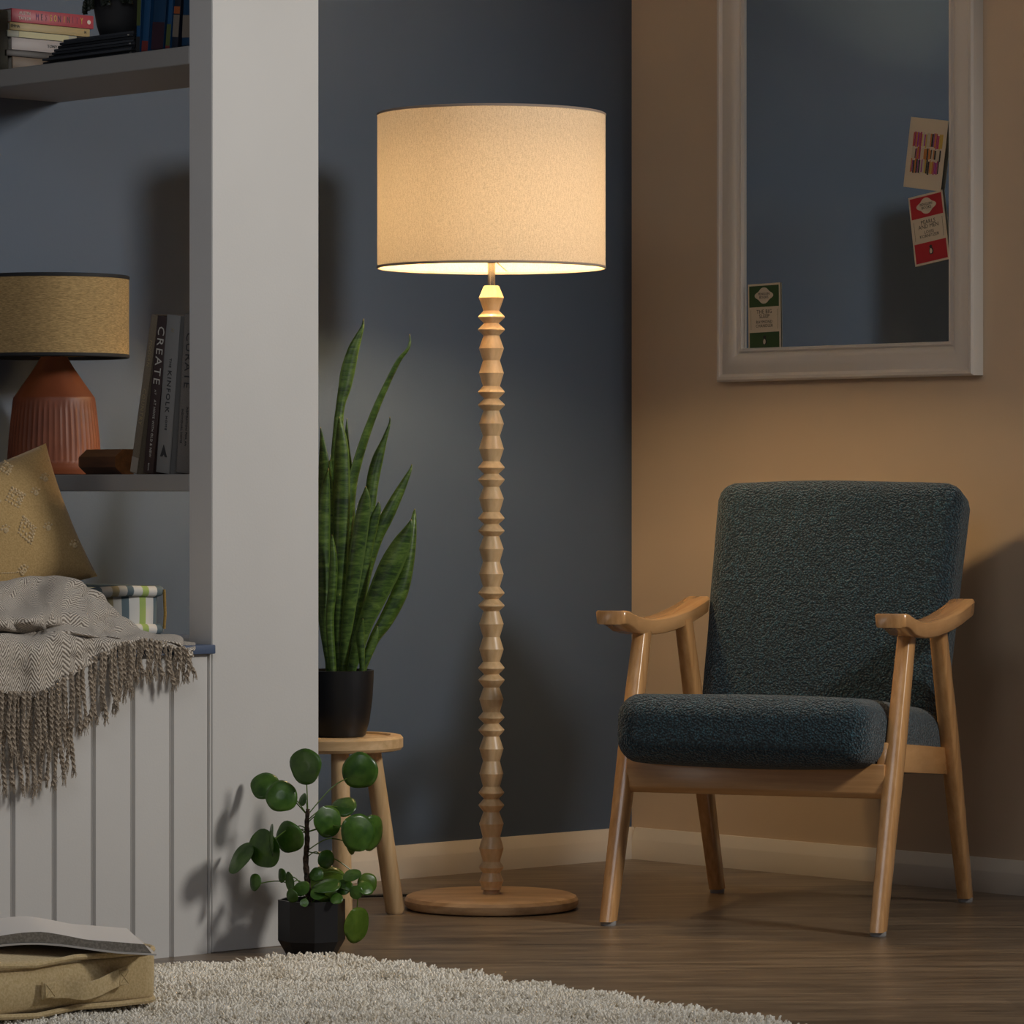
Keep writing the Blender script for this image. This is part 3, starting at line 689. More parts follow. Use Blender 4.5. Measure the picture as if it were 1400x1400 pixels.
vis = (pxx > -1500) & (pxx < 1700) & (pyy < 2000)
gx, gy = gx[vis], gy[vis]; n = gx.size
hgt = .023+.006*rg.random(n)+.006*np.sin(gx*23+1.3*np.sin(gy*17))*np.sin(gy*19+gx*7)
lx, ly = rg.normal(0, .007, n), rg.normal(0, .007, n); ang = rg.uniform(0, 2*PI, n)
lev = [(0, 0.0, .0018), (.4, .25, .0027), (.75, .7, .0029), (.95, 1.05, .0021), (1.0, 1.15, .0012)]
V = np.zeros((n, len(lev)*4, 3)); 
for li, (hz, lean, rad) in enumerate(lev):
    for k in range(4):
        a = ang+k*PI/2+hz*2.2
        V[:, li*4+k, 0] = gx+lx*lean+np.cos(a)*rad; V[:, li*4+k, 1] = gy+ly*lean+np.sin(a)*rad; V[:, li*4+k, 2] = .006+hgt*hz
fs = []
for li in range(len(lev)-1):
    for k in range(4): fs.append((li*4+k, li*4+(k+1) % 4, (li+1)*4+(k+1) % 4, (li+1)*4+k))
fs = np.array(fs); nv = len(lev)*4
faces = (fs[None]+np.arange(n)[:, None, None]*nv).reshape(-1, 4)
me = bpy.data.meshes.new('pile'); me.vertices.add(n*nv); me.vertices.foreach_set('co', V.ravel()); me.loops.add(faces.size); me.loops.foreach_set('vertex_index', faces.ravel().astype(np.int32))
me.polygons.add(len(faces)); me.polygons.foreach_set('loop_start', (np.arange(len(faces))*4).astype(np.int32)); me.polygons.foreach_set('use_smooth', np.ones(len(faces), bool)); me.update(calc_edges=True); me.materials.append(rm)
o = bpy.data.objects.new('pile', me); C.objects.link(o); o.parent = t; o['kind'] = 'stuff'

# ------------------------------------------------------------------ floor cushion with an open book
linenc = cloth('mustard linen', (.60, .46, .25), (.49, .36, .17), 260, .35, .95, .002)
fc0 = at(214, 1370, 6.30)     # right end of the front edge, on the pile
RZF = math.radians(47)
FM = Matrix.Translation((fc0.x, fc0.y, .034)) @ Matrix.Rotation(RZF, 4, 'Z')
t = thing('floor_cushion', 'mustard box floor cushion with a side handle lying on the rug under the open book', 'cushion', FM)
bm = soft_box(.50, .42, .078, .012, 14, (.008, .010, .016), .003, 2)
bm.transform(Matrix.Translation((-.25, .21, .045)))
cb = obj('cushion_body', bm, linenc, t)
def rim(z, r=.0045):
    pts = []; a0, a1, b0, b1, rc = -.502, .002, -.001, .421, .02
    for cx, cy, s in ((a1-rc, b0+rc, -90), (a1-rc, b1-rc, 0), (a0+rc, b1-rc, 90), (a0+rc, b0+rc, 180)):
        for k in range(5):
            a = math.radians(s+k*22.5); pts.append((cx+rc*math.cos(a), cy+rc*math.sin(a)))
    out = []
    for i in range(len(pts)):
        p, q = pts[i], pts[(i+1) % len(pts)]
        for k in range(6):
            f = k/6; x, y = p[0]+(q[0]-p[0])*f, p[1]+(q[1]-p[1])*f
            ym = 4*(x-a0)*(a1-x)/(a1-a0)**2
            out.append((x, y-(.008*ym if y < .1 else 0), z+.003*math.sin(x*31+y*20)))
    out.append(out[0]); bm = B(); tube(bm, out, r, 8, cap=False, ref=(0, 0, 1)); return bm
obj('piping', rim(.084), linenc, t); obj('piping', rim(.008), linenc, t)
bm = B()
hp = [(-.245, -.0165, .043), (-.242, -.018, .043), (-.205, -.0185, .042), (-.175, -.029, .037), (-.145, -.030, .040), (-.11, -.023, .047), (-.078, -.017, .053), (-.074, -.015, .054)]
rows = []
for x, y, z in catmull(hp, 4):
    rows.append([bm.verts.new((x, y+dy, z+dzz)) for dy, dzz in ((-.0012, -.013), (-.0022, 0), (-.0012, .013), (.0012, .013), (.0012, -.013))])
for a, b in zip(rows, rows[1:]):
    for k in range(5): bm.faces.new((a[k], a[(k+1) % 5], b[(k+1) % 5], b[k]))
bm.faces.new(rows[0]); bm.faces.new(rows[-1][::-1]); hd = obj('handle', bm, linenc, t)
for x0, z0 in ((-.243, .043), (-.096, .049)):
    bm = B(); box(bm, x0, x0+.020, -.0225, -.0185 if x0 < -.2 else -.0150, z0-.0115, z0+.0115, .001, 1); tube(bm, [(x0+.002, -.0228, z0-.009), (x0+.018, -.0228, z0+.009)], .0006, 4); tube(bm, [(x0+.002, -.0228, z0+.009), (x0+.018, -.0228, z0-.009)], .0006, 4); obj('stitched_patch', bm, linenc, hd)
# open book
ob = FM @ Vector((-.115, .14, .112))
obp = at(214, 1306, 6.20)
OBM = Matrix.Translation(obp) @ Matrix.Rotation(math.radians(12), 4, 'Z') @ Matrix.Rotation(math.radians(3), 4, 'Y') @ Matrix.Translation((-.102, .079, .0065))
t = thing('book', 'open white-paged book lying on the mustard floor cushion', 'book', OBM)
# two page blocks meeting at a gutter at x=-.13 ; local y away
for s, name in ((1, 'page_block'), (-1, 'page_block')):
    bm = B(); rows = []
    for k in range(25):
        f = k/24; x = -.14+s*f*.235
        top = .016*math.sin(min(1, f*2.2)*PI/2)*(1-.55*f)+.004
        low = -.006*f+.002+.012*math.sin(PI*min(1, f*1.3))*(1-f)*.9
        hi = max(top-.002*f, low+.004+.012*(1-abs(f-.3)))
        xx0 = x; xx1 = x+s*(-.012*(f))
        rows.append([bm.verts.new((xx0, -.075, low)), bm.verts.new((xx1, -.075+.001, hi)), bm.verts.new((xx1, .155, hi)), bm.verts.new((xx0, .155, low))])
    for a, b in zip(rows, rows[1:]):
        for q, mi in ((0, 1), (1, 0), (2, 1), (3, 1)):
            fc = bm.faces.new((a[q], a[(q+1) % 4], b[(q+1) % 4], b[q])); fc.material_index = mi
    f0 = bm.faces.new(rows[0]); f1 = bm.faces.new(rows[-1][::-1]); f0.material_index = f1.material_index = 1
    obj(name, bm, [M['page'], M['pageedge']], t, angle=30)
bm = B(); rows = []
for k in range(41):
    x = -.14+(-.242+.484*k/40); f = abs(x+.14)/.242
    low = -.006*f+.002+.012*math.sin(PI*min(1, f*1.3))*(1-f)*.9
    rows.append([bm.verts.new((x, -.079, low-.0032)), bm.verts.new((x, -.079, low-.0006)), bm.verts.new((x, .159, low-.0006)), bm.verts.new((x, .159, low-.0032))])
for a, b in zip(rows, rows[1:]):
    for q in range(4): bm.faces.new((a[q], a[(q+1) % 4], b[(q+1) % 4], b[q]))
bm.faces.new(rows[0]); bm.faces.new(rows[-1][::-1]); obj('cover', bm, col_mat('pale cover', (.55, .52, .48), .5), t)

# ------------------------------------------------------------------ table lamp on the lower shelf
TL = on_a(74, 600, .135); TLD = TL.y
TP = TLD/F
t = thing('table_lamp', 'terracotta ribbed table lamp with a raffia drum shade on the lower shelf', 'table lamp', Vector((TL.x, TL.y, LZ)))
def tz(y): return EYE+(HY-y)*TP-LZ
terra = mat('terracotta glaze', (.30, .075, .022), .5); L = terra.node_tree.links
v = coords(terra); n = N(terra, 'ShaderNodeTexNoise', _Scale=12, _Detail=3); L.new(v, n.inputs['Vector'])
L.new(ramp(terra, n.outputs[0], [(.3, (.14, .032, .009)), (.7, (.21, .052, .014))]), nodes(terra)[2].inputs['Base Color'])
prof = [(57, -.001), (61, .002), (63.5, .012), (64.2, tz(632)), (64, tz(628)), (62, tz(600)), (59, tz(570)), (56.5, tz(549)), (55.5, tz(544)), (52, tz(539)), (40, tz(522)), (27, tz(503)), (22, tz(495)), (18, tz(488)), (9, tz(486))]
bm = B(); nseg = 200; rings = []
dense = []
for (r0, z0), (r1, z1) in zip(prof, prof[1:]):
    for k in range(3): dense.append((r0+(r1-r0)*k/3, z0+(z1-z0)*k/3))
dense.append(prof[-1])
for r, z in dense:
    ribbed = 1 if tz(631) < z < tz(549) else 0
    ring_ = []
    for k in range(nseg):
        a = 2*PI*k/nseg; rr = (r*TP)*1.0-(.0014*(.5+.5*math.cos(50*a)) if ribbed else 0)
        ring_.append(bm.verts.new((rr*math.cos(a), rr*math.sin(a), max(z, 0))))
    rings.append(ring_)
for a, b in zip(rings, rings[1:]):
    for k in range(nseg): bm.faces.new((a[k], a[(k+1) % nseg], b[(k+1) % nseg], b[k]))
bm.faces.new(rings[0][::-1]); bm.faces.new(rings[-1]); obj('base', bm, terra, t, angle=30)
bm = B(); lathe(bm, [(.012, tz(487)), (.012, tz(470)), (.017, tz(468)), (.017, tz(440))], 20); obj('lamp_holder', bm, M['blackm'], t)
raf = shade_mat('raffia', (.62, .42, .19), .10, (130, 130, 700), amt=.55)
SRt = 102*TP; zt, zb = tz(378), tz(489)
bm = B(); lathe(bm, [(SRt, zb+(zt-zb)*k/6) for k in range(7)], 72, cap=False); obj('lamp_shade', bm, raf, t)
for z, s in ((zb, 1), (zt, -1)):
    bm = B(); lathe(bm, [(SRt+.001, z-s*.0), (SRt+.0014, z+s*.003), (SRt+.001, z+s*.006), (SRt-.002, z+s*.006), (SRt-.003, z+s*.001), (SRt-.001, z-s*.001), (SRt+.001, z)], 72, cap=False); obj('rim', bm, M['blackm'], t, label='black shade trim')
bm = B()
for k in range(3):
    a = 2*PI*k/3+.5; tube(bm, [(0, 0, zb+.004), (math.cos(a)*SRt, math.sin(a)*SRt, zb+.004)], .0013, 6)
lathe(bm, [(.008, zb+.001), (.021, zb+.001), (.021, zb+.004), (.008, zb+.004)], 20); obj('shade_carrier', bm, M['blackm'], t)

# ------------------------------------------------------------------ books
def make_book(name, label, m, T, H, Dp, cover, group=None, titles=(), pages=None, bands=(), soft=False):
    """spine at x=0 facing -x, thickness along y (0..T), height z (0..H)"""
    t = thing(name, label, 'book', m, group)
    c = .0022 if not soft else .0008
    bm = B(); box(bm, 0, Dp, 0, c, 0, H, .0005, 1); box(bm, 0, Dp, T-c, T, 0, H, .0005, 1); box(bm, 0, .003, 0, T, 0, H, .0009, 2)
    cv = obj('cover', bm, cover, t)
    bm = B(); box(bm, .003, Dp-.004, c, T-c, .003, H-.003); obj('pages', bm, pages or M['paper'], t, smooth=False)
    for (z0, z1, mt) in bands:
        bm = B(); box(bm, -.0005, .0002, .0006, T-.0006, z0, z1); obj('spine_band', bm, mt, t, smooth=False)
    for body, size, z, y, mt, sx, sp_ in titles:
        mm = Matrix(((0, 0, -1, -.0006), (0, -1, 0, T*y), (-1, 0, 0, z), (0, 0, 0, 1)))
        lettering(t, body, size, mm, mt, sx, extrude=.0002, spacing=sp_, name='title')
    return t
def stand(px_bot, a, lean):  # standing on lower shelf, spine facing -a
    b = (ROOMI @ on_a(px_bot, 648, a)).y
    return Matrix.Translation(R(a, b, LZ)) @ Matrix.Rotation(RA, 4, 'Z') @ Matrix.Rotation(math.radians(lean), 4, 'X')
wht = col_mat('pale lettering', (.55, .52, .46), .5); gold = col_mat('faded gold lettering', (.34, .27, .14), .5); dk = col_mat('dark lettering', (.03, .03, .03), .6)
brownp = cloth('yellowed pages', (.22, .12, .035), (.14, .075, .02), 300, .3, .9, .002, 0)
A_ = .045
# near (right) bottom corner of each book = larger v => smaller b ; book y goes into the wall so origin is the near side
make_book('book', 'beige cloth hardback leaning at the left end of the row on the lower shelf', stand(187, A_, 12.5), .021, .296, .15, cloth('beige cloth', (.20, .155, .10), (.155, .12, .075), 500, .4), 'hardbacks leaning on the lower shelf',
          [('MODERN', .011, .225, .5, gold, 1, 1.1), ('COUNTRY', .013, .125, .5, gold, 1, 1.15)], bands=[(0.002, .030, col_mat('paler cloth', (.30, .26, .21), .8))])
make_book('book', 'dark brown hardback titled CREATE beside the beige one on the lower shelf', stand(209, A_, 8.5), .029, .290, .16, col_mat('dark brown cover', (.05, .030, .026), .45), 'hardbacks leaning on the lower shelf',
          [('CREATE', .027, .218, .5, wht, .95, 1.25), ('AT', .007, .150, .5, wht, 1, 1.1), ('AT HOME WITH OLD & NEW', .0088, .083, .45, wht, .85, 1.1), ('BOOK', .005, .012, .5, wht, 1, 1)], brownp)
make_book('book', 'pale grey hardback titled THE KINFOLK HOME on the lower shelf', stand(231.5, A_, 6.5), .040, .289, .17, col_mat('pale grey cover', (.235, .228, .215), .5), 'hardbacks leaning on the lower shelf',
          [('THE', .009, .202, .5, dk, 1, 1.1), ('KINFOLK', .0165, .150, .5, dk, 1, 1.2), ('HOME', .0085, .092, .5, dk, 1, 1.2), ('//', .012, .262, .5, gold, 1, 1.1)])
bk = [o for o in C.objects if o.name.startswith('book')][-1]
bm = B(); prism(bm, [(.010, .030), (.016, .030), (.020, .035), (.024, .030), (.030, .030), (.022, .052)], 0, -.0009, -.0001); 
last = [o for o in C.objects if o.type == 'EMPTY' and o.name.startswith('book')][-1]
obj('emblem', bm, dk, last, smooth=False)
make_book('book', 'taupe hardback titled CURATE half hidden behind the column edge', stand(262, A_, 5.0), .046, .288, .18, cloth('taupe cloth', (.165, .145, .125), (.13, .112, .095), 500, .4), 'hardbacks leaning on the lower shelf',
          [('CURATE', .025, .205, .62, dk, .95, 1.2), ('INSPIRATION FOR AN', .0075, .085, .49, dk, .9, 1.1), ('INDIVIDUAL HOME', .0075, .085, .79, dk, .9, 1.1)])
# dark faceted wood block lying before the books
bc = ROOMI @ on_a(147, 648, .065)
rblk = .0255
bm = B()
L_ = .062
rings = [[bm.verts.new((r_*1.25*math.cos(math.radians(22.5+45*k)), y_, .0235+r_*math.sin(math.radians(22.5+45*k)))) for k in range(8)] for y_, r_ in ((-L_, rblk), (L_-.014, rblk), (L_, .018))]
for a, b in zip(rings, rings[1:]):
    for k in range(8): bm.faces.new((a[k], a[(k+1) % 8], b[(k+1) % 8], b[k]))
bm.faces.new(rings[0][::-1]); bm.faces.new(rings[-1]); single('wooden_block', bm, M['walnut'], 'dark faceted wooden block between table lamp and leaning hardbacks', 'ornament', roomat(bc.x, bc.y, LZ), smooth=False)

# ---- upper shelf : lying paperbacks whose spines face the room along a
def lying(xl, yl, b, ztop, T, wd_):      # left end pixel, spine towards -b; returns matrix with spine bottom (z=0) at RIGHT end
    p = ROOMI @ on_b(xl, yl, b)
    base = Matrix.Translation(R(p.x+wd_, b, ztop)) @ Matrix.Rotation(RA, 4, 'Z')
    return base @ Matrix(((0, 0, -1, 0), (1, 0, 0, 0), (0, -1, 0, 0), (0, 0, 0, 1)))
SBk = .688
def xz(x, y): p = ROOMI @ on_b(x, y, SBk); return p.x, p.z
stack = [ # left px, top y at left, right px, thickness px, cover, label, titles
 (16, 11, 128, 19, col_mat('crimson cover', (.34, .03, .05), .45), 'crimson paperback on top of the stack on the upper shelf', 'r'),
 (14, 30, 123, 11.5, col_mat('straw cover', (.36, .27, .12), .5), 'straw yellow paperback second from the top of the upper shelf stack', 'e'),
 (10.5, 42, 105, 9.5, col_mat('grey cream cover', (.30, .30, .24), .5), 'thin grey and cream book third from the top of the upper shelf stack', 'g'),
 (16, 52.5, 90, 17.5, col_mat('pale lilac cover', (.34, .30, .29), .5), 'pale paperback fourth from the top of the upper shelf stack', 't'),
 (9, 70, 92, 9, col_mat('near black cover', (.025, .018, .015), .5), 'black paperback fifth from the top of the upper shelf stack', ''),
]
zt_ = xz(16, 11)[1]; wdall = []
for (x0, y0, x1, th, cv, lab, tk) in stack:
    a0, _ = xz(x0, y0); a1, _ = xz(x1, y0+(x1-x0)*.105); T = th*7.75/F; W = a1-a0
    tt = []; bands = []
    if tk == 'r':
        tt = [('AUSTIN', .0085, W*.845, .30, wht, .85, 1.1), ('TAYLOR', .0085, W*.845, .70, wht, .85, 1.1)]
        cs = [(.16, .03, .14), (.05, .02, .04), (.30, .05, .08), (.55, .35, .03), (.55, .35, .03), (.04, .02, .06), (.55, .35, .03), (.07, .04, .03), (.28, .05, .1), (.25, .02, .08), (.55, .40, .03)]
        for k, ch in enumerate('MESSONINITY'):
            tt.append((ch, .018, W*(.69-.054*k), .5, col_mat('title ink %d' % k, cs[k], .5), .55, 1))
        bands = [(W*.035, W*.08, None)]
    if tk == 'e': tt = [('EMMA', .008, W*.94, .5, dk, 1, 1), ('M', .008, W*.06, .5, dk, .8, 1)]
    if tk == 't': tt = [('TONY H', .0085, W*.22, .5, dk, 1, 1)]
    if tk == 'g': bands = [(W*.12, W*.84, col_mat('cream spine', (.42, .38, .20), .5))]
    m = lying(x0, y0, SBk, zt_, T, W)
    bands2 = [b_ for b_ in bands if b_[2]]
    k = make_book('paperback', lab, m, T-.0008, W, .122, cv, 'paperbacks in the stack on the upper shelf', tt, bands=bands2, soft=True)
    if tk == 'r':
        bm = B(); lathe(bm, [(.0042, 0), (.0042, .0006)], 20); bm.transform(Matrix.Translation((-.0001, T*.5, W*.06)) @ Matrix.Rotation(-PI/2, 4, 'Y')); obj('logo', bm, wht, k, smooth=False)
    zt_ -= T
# bottom brown one fills the rest to the shelf
T = zt_-UZ
a0, _ = xz(17, 84); a1, _ = xz(78, 90)
if T > .004:
    make_book('paperback', 'brown paperback at the bottom of the upper shelf stack', lying(17, 84, SBk, zt_, T, a1-a0), T-.0006, a1-a0, .122, col_mat('brown cover', (.10, .06, .03), .5), 'paperbacks in the stack on the upper shelf', soft=True)
# dark olive storage box at the far left
bm = B(); box(bm, -.026, .026, -.058, .058, 0, .122, .004, 2)
q = ROOMI @ on_a(6, 60, .05)
bx = single('storage_box', bm, col_mat('dark olive', (.022, .020, .012), .7), 'dark olive box at the far end of the upper shelf beside the paperbacks', 'box', roomat(.0305, .750, UZ))
# magazines lying with spines towards the room (facing -a)
mt_m = [col_mat('charcoal magazine', (.02, .021, .024), .35), col_mat('slate magazine', (.035, .037, .042), .35), col_mat('black magazine', (.010, .010, .011), .4)]
z = UZ+.0005; rnd = random.Random(2)
mag_b0 = (ROOMI @ on_a(186, 60, .012)).y; mag_b1 = (ROOMI @ on_a(60, 88, .012)).y
nm = 8
for k in range(nm):
    T = .0052; off = rnd.uniform(-.004, .010); ln = (mag_b1-mag_b0)*(1-.035*k)
    m = Matrix.Translation(R(.004+off, mag_b0+rnd.uniform(0, .006), z+T)) @ Matrix.Rotation(RA, 4, 'Z') @ Matrix(((1, 0, 0, 0), (0, 0, 1, 0), (0, -1, 0, 0), (0, 0, 0, 1)))
    lab = 'dark magazine, %s of the flat pile on the upper shelf' % ('lowest', 'second from the bottom', 'third from the bottom', 'fourth from the bottom', 'fourth from the top', 'third from the top', 'second from the top', 'topmost')[k]
    make_book('magazine', lab, m, T-.0004, ln, .21-.004*k, mt_m[k % 3], 'dark magazines piled on the upper shelf', soft=True, pages=mt_m[1],
              titles=[('VOL', .0032, .012, .5, wht, 1, 1)] if k % 3 == 0 else ())
    z += T
magz = z
# small dark plant in a woven pot on the magazines
pp = on_a(160, 40, .10); q = ROOMI @ pp
t = thing('trailing_plant', 'small dark trailing plant in a black pot on top of the magazines', 'plant', roomat(.115, q.y, magz))
bm = B(); lathe(bm, [(.036, 0), (.042, .004), (.050, .03), (.056, .065), (.058, .10), (.054, .10), (.053, .09)], 40, cap=False); bm.faces.new([v for v in bm.verts if abs(v.co.z) < 1e-6]); obj('plant_pot', bm, M['blackm'], t)
bm = B(); lathe(bm, [(.0528, .082), (.0525, .09), (.001, .093)], 24); obj('soil', bm, M['soil'], t)
dleaf = mat('dark leaf', (.012, .018, .010), .5)
for k in range(9):
    a = PI*.75+k*.55; r0 = .045
    pts = [(0, 0, .09), (math.cos(a)*.045, math.sin(a)*.045, .125), (math.cos(a)*.066, math.sin(a)*.066, .09), (math.cos(a+.1)*.070, math.sin(a+.1)*.070, .072), (math.cos(a+.15)*.072, math.sin(a+.15)*.072, .055+.004*k)]
    cp = [Vector(p) for p in catmull(pts, 5)]; bm = B(); tube(bm, cp, .0012, 5)
    for j in range(4, len(cp)):
        for s in (-1, 1):
            r = bmesh.ops.create_icosphere(bm, subdivisions=1, radius=.0055)
            for v in r['verts']: v.co = Vector((v.co.x, v.co.y, v.co.z*.6))+cp[j]+Vector((-math.sin(a)*s*.006, math.cos(a)*s*.006, rnd.uniform(-.003, .003)))
    obj('vine', bm, dleaf, t)
# standing blue volumes leaning toward the column
bl1 = col_mat('bright blue cover', (.010, .060, .15), .35); bl2 = col_mat('deep blue cover', (.006, .035, .085), .35); dkb = col_mat('dark navy cover', (.008, .010, .02), .4)
org = col_mat('orange print', (.28, .07, .015), .5); crm = col_mat('cream print', (.16, .13, .10), .5); gr = col_mat('green print strip', (.07, .09, .02), .5); rdd = col_mat('dark red print', (.16, .02, .015), .5)
def stand_up(px_bot, a, lean, y=88):
    b = (ROOMI @ on_a(px_bot, y, a)).y
    return Matrix.Translation(R(a, b, UZ)) @ Matrix.Rotation(RA, 4, 'Z') @ Matrix.Rotation(math.radians(lean), 4, 'X')
sb = [
 (191, 3.0, .012, .24, bl1, [(.0, .030, M['blackm']), (.05, .12, gr), (.14, .22, org)], 'thin blue and orange volume standing leftmost beside the dark plant'),
 (202, 5.5, .019, .26, bl1, [(.0, .020, rdd)], 'bright blue volume standing second in the row beside the dark plant'),
 (223, 6.0, .036, .26, bl2, [(.0, .050, col_mat('dim red purple', (.03, .008, .015), .5))], 'wide deep blue volume in the middle of the row by the dark plant'),
 (232, 6.5, .013, .27, bl1, [(.006, .045, gr), (.0, .006, rdd)], 'narrow blue volume with a yellow foot standing near the column'),
 (243, 6.0, .018, .27, dkb, [(.02, .06, crm), (.062, .075, org)], 'navy volume with a cream spine patch standing near the column'),
 (270, 4.0, .046, .27, bl2, [(.015, .055, crm)], 'blue volume half hidden behind the column edge on the upper shelf')]
for x, ln, T, H, cv, bd_, lab in sb:
    make_book('comic_album', lab, stand_up(x, .012, ln), T, H, .17, cv, 'blue volumes standing on the upper shelf', bands=bd_)

# ------------------------------------------------------------------ striped mattress cushion on the seat
tick = mat('striped ticking', (.4, .4, .38), .9); L = tick.node_tree.links
v = coords(tick); sx = N(tick, 'ShaderNodeSeparateXYZ'); L.new(v, sx.inputs[0])
mth = N(tick, 'ShaderNodeMath', operation='MULTIPLY_ADD'); mth.inputs[1].default_value = 1/.155; mth.inputs[2].default_value = 10.12; L.new(sx.outputs[0], mth.inputs[0])
fr2 = N(tick, 'ShaderNodeMath', operation='FRACT'); L.new(mth.outputs[0], fr2.inputs[0])
r = N(tick, 'ShaderNodeValToRGB'); r.color_ramp.interpolation = 'CONSTANT'; e = r.color_ramp.elements
stops = [(0, (.10, .14, .16)), (.15, (.46, .44, .40)), (.30, (.30, .25, .14)), (.40, (.46, .44, .40)), (.52, (.10, .14, .16)), (.62, (.58, .57, .54)), (.76, (.32, .42, .12)), (.86, (.60, .58, .55))]
while len(e) < len(stops): e.new(.5)
for q_, (p_, c_) in zip(e, stops): q_.position = p_; q_.color = (*c_, 1)
L.new(fr2.outputs[0], r.inputs[0]); L.new(r.outputs[0], nodes(tick)[2].inputs['Base Color'])
scp = ROOMI @ on_b(220, 840, .40)
t = thing('striped_cushion', 'box cushion in white, green and teal striped ticking under the mustard pillow', 'cushion', roomat(scp.x, .40, SEAT+.0015, 0))
goldc = cloth('gold edging', (.36, .22, .05), (.25, .15, .03), 300, .3)
bm = soft_box(.42, .30, .082, .014, 11, (.004, .006, .004), .003, 8)
for vv in bm.verts: vv.co.y += (.004*math.cos(vv.co.x*60)) if vv.co.y < 0 else 0
bm.transform(Matrix.Translation((-.21, .15, .046))); obj('cushion_body', bm, tick, t)
for z_ in (.083, .0115):
    pts = [(-.42, -.004, z_), (-.3, -.008, z_+.002), (-.2, -.004, z_-.002), (-.1, -.008, z_+.002), (-.03, -.004, z_), (-.004, .004, z_), (.003, .03, z_), (.003, .15, z_), (.003, .29, z_)]
    bm = B(); tube(bm, [Vector(p) for p in catmull(pts, 6)], .0105, 10); obj('rolled_edge', bm, tick, t)
bm = B(); tube(bm, [(.003, -.006, .012), (.004, -.008, .04), (.003, -.006, .086)], .003, 8); obj('corner_seam', bm, goldc, t, label='gold corner seam')

# ------------------------------------------------------------------ mustard embroidered pillow
pillow_m = cloth('mustard cotton', (.50, .335, .14), (.40, .26, .10), 330, .4, .95, .0015)
PBd = .36
pc = on_b(-21, 737, PBd)
PMx = Matrix.Translation(pc) @ Matrix.Rotation(RA-math.radians(12), 4, 'Z') @ Matrix.Rotation(math.radians(17), 4, 'Y').inverted() @ Matrix.Rotation(math.radians(-14), 4, 'X')
t = thing('pillow', 'mustard cotton pillow with tufted diamond embroidery leaning on the window seat', 'pillow', PMx)
pw, phh, pt = .36, .262, .062
bm = B(); nu, nv_ = 44, 30
def pil(u, v_, s):
    x = u*pw/2*(1-.05*(1-v_*v_)*0); e = (1-abs(u)**3.2)*(1-abs(v_)**3.2)
    pin = 1-.045*(1-v_*v_) if True else 1
    x = u*pw/2*(1-.05*(1-v_*v_)); z = v_*phh/2*(1-.07*(1-u*u)); y = s*pt*max(0, e)**.62
    nn = noise.noise(Vector((x*11, z*11, s)))*.006*max(0, e)
    return Vector((x, y+nn, z))
g = {}
for s in (-1, 1):
    for i in range(nu+1):
        for j in range(nv_+1):
            u, v_ = 2*i/nu-1, 2*j/nv_-1
            edge = i in (0, nu) or j in (0, nv_)
            if s == 1 and edge: g[s, i, j] = g[-1, i, j]
            else: g[s, i, j] = bm.verts.new(pil(u, v_, s))
for s in (-1, 1):
    for i in range(nu):
        for j in range(nv_): bm.faces.new((g[s, i, j], g[s, i+1, j], g[s, i+1, j+1], g[s, i, j+1]))
body = obj('pillow_body', bm, pillow_m, t, angle=80)
bvh = BVHTree.FromPolygons([PMx @ vv.co for vv in body.data.vertices], [tuple(p.vertices) for p in body.data.polygons])
tuft = cloth('cream thread', (.66, .50, .29), (.48, .35, .18), 300, .4)
def knots(bm, pts, r=.0027, stp=.0052):
    O = Vector((0, 0, EYE))
    for (x0, y0), (x1, y1) in zip(pts, pts[1:]):
        ln = math.hypot(x1-x0, y1-y0)*7.3/F; k = max(1, int(ln/stp))
        for i in range(k):
            x, y = x0+(x1-x0)*i/k, y0+(y1-y0)*i/k; d = at(x, y, 1)-O
            h = bvh.ray_cast(O, d.normalized())
            if h[0] is None: continue
            q = bmesh.ops.create_icosphere(bm, subdivisions=1, radius=r)
            s_ = Vector((rnd.uniform(.8, 1.5), rnd.uniform(.8, 1.2), rnd.uniform(.8, 1.5)))
            for v in q['verts']: v.co = Vector((v.co.x*s_.x, v.co.y*s_.y, v.co.z*s_.z))+h[0]+h[1]*0
def diamond(cx, cy, w, h, rot=-.28):
    c_, s_ = math.cos(rot), math.sin(rot)
    P = [(0, -h), (w, 0), (0, h), (-w, 0), (0, -h)]
    return [(cx+x*c_-y*s_, cy+x*s_+y*c_) for x, y in P]
for cx, cy, w_, h_ in ((21, 680, 13, 14), (37, 725, 12, 19), (9, 640, 8, 9), (-25, 735, 12, 18)):
    bm = B(); knots(bm, diamond(cx, cy, w_, h_)); knots(bm, diamond(cx, cy, w_*.45, h_*.5)); knots(bm, diamond(cx, cy, w_*.75, h_*.8)[:3])
    obj('embroidered_diamond', bm, tuft, t, world=True, label='raised cream thread diamond')
for cx, cy in ((49, 674), (8, 725), (66, 722), (62, 655), (72, 631), (102, 746), (33, 780), (-4, 690), (78, 628), (30, 783)):
    bm = B()
    for an in (.2, .9, 1.6, 2.4):
        knots(bm, [(cx-6*math.cos(an), cy-7*math.sin(an)), (cx+6*math.cos(an), cy+7*math.sin(an))], .0024)
    obj('embroidered_tuft', bm, tuft, t, world=True)
bm = B(); knots(bm, [(-20, 784), (20, 783), (32, 781)], .0014, .003); obj('stitched_seam', bm, tuft, t, world=True)

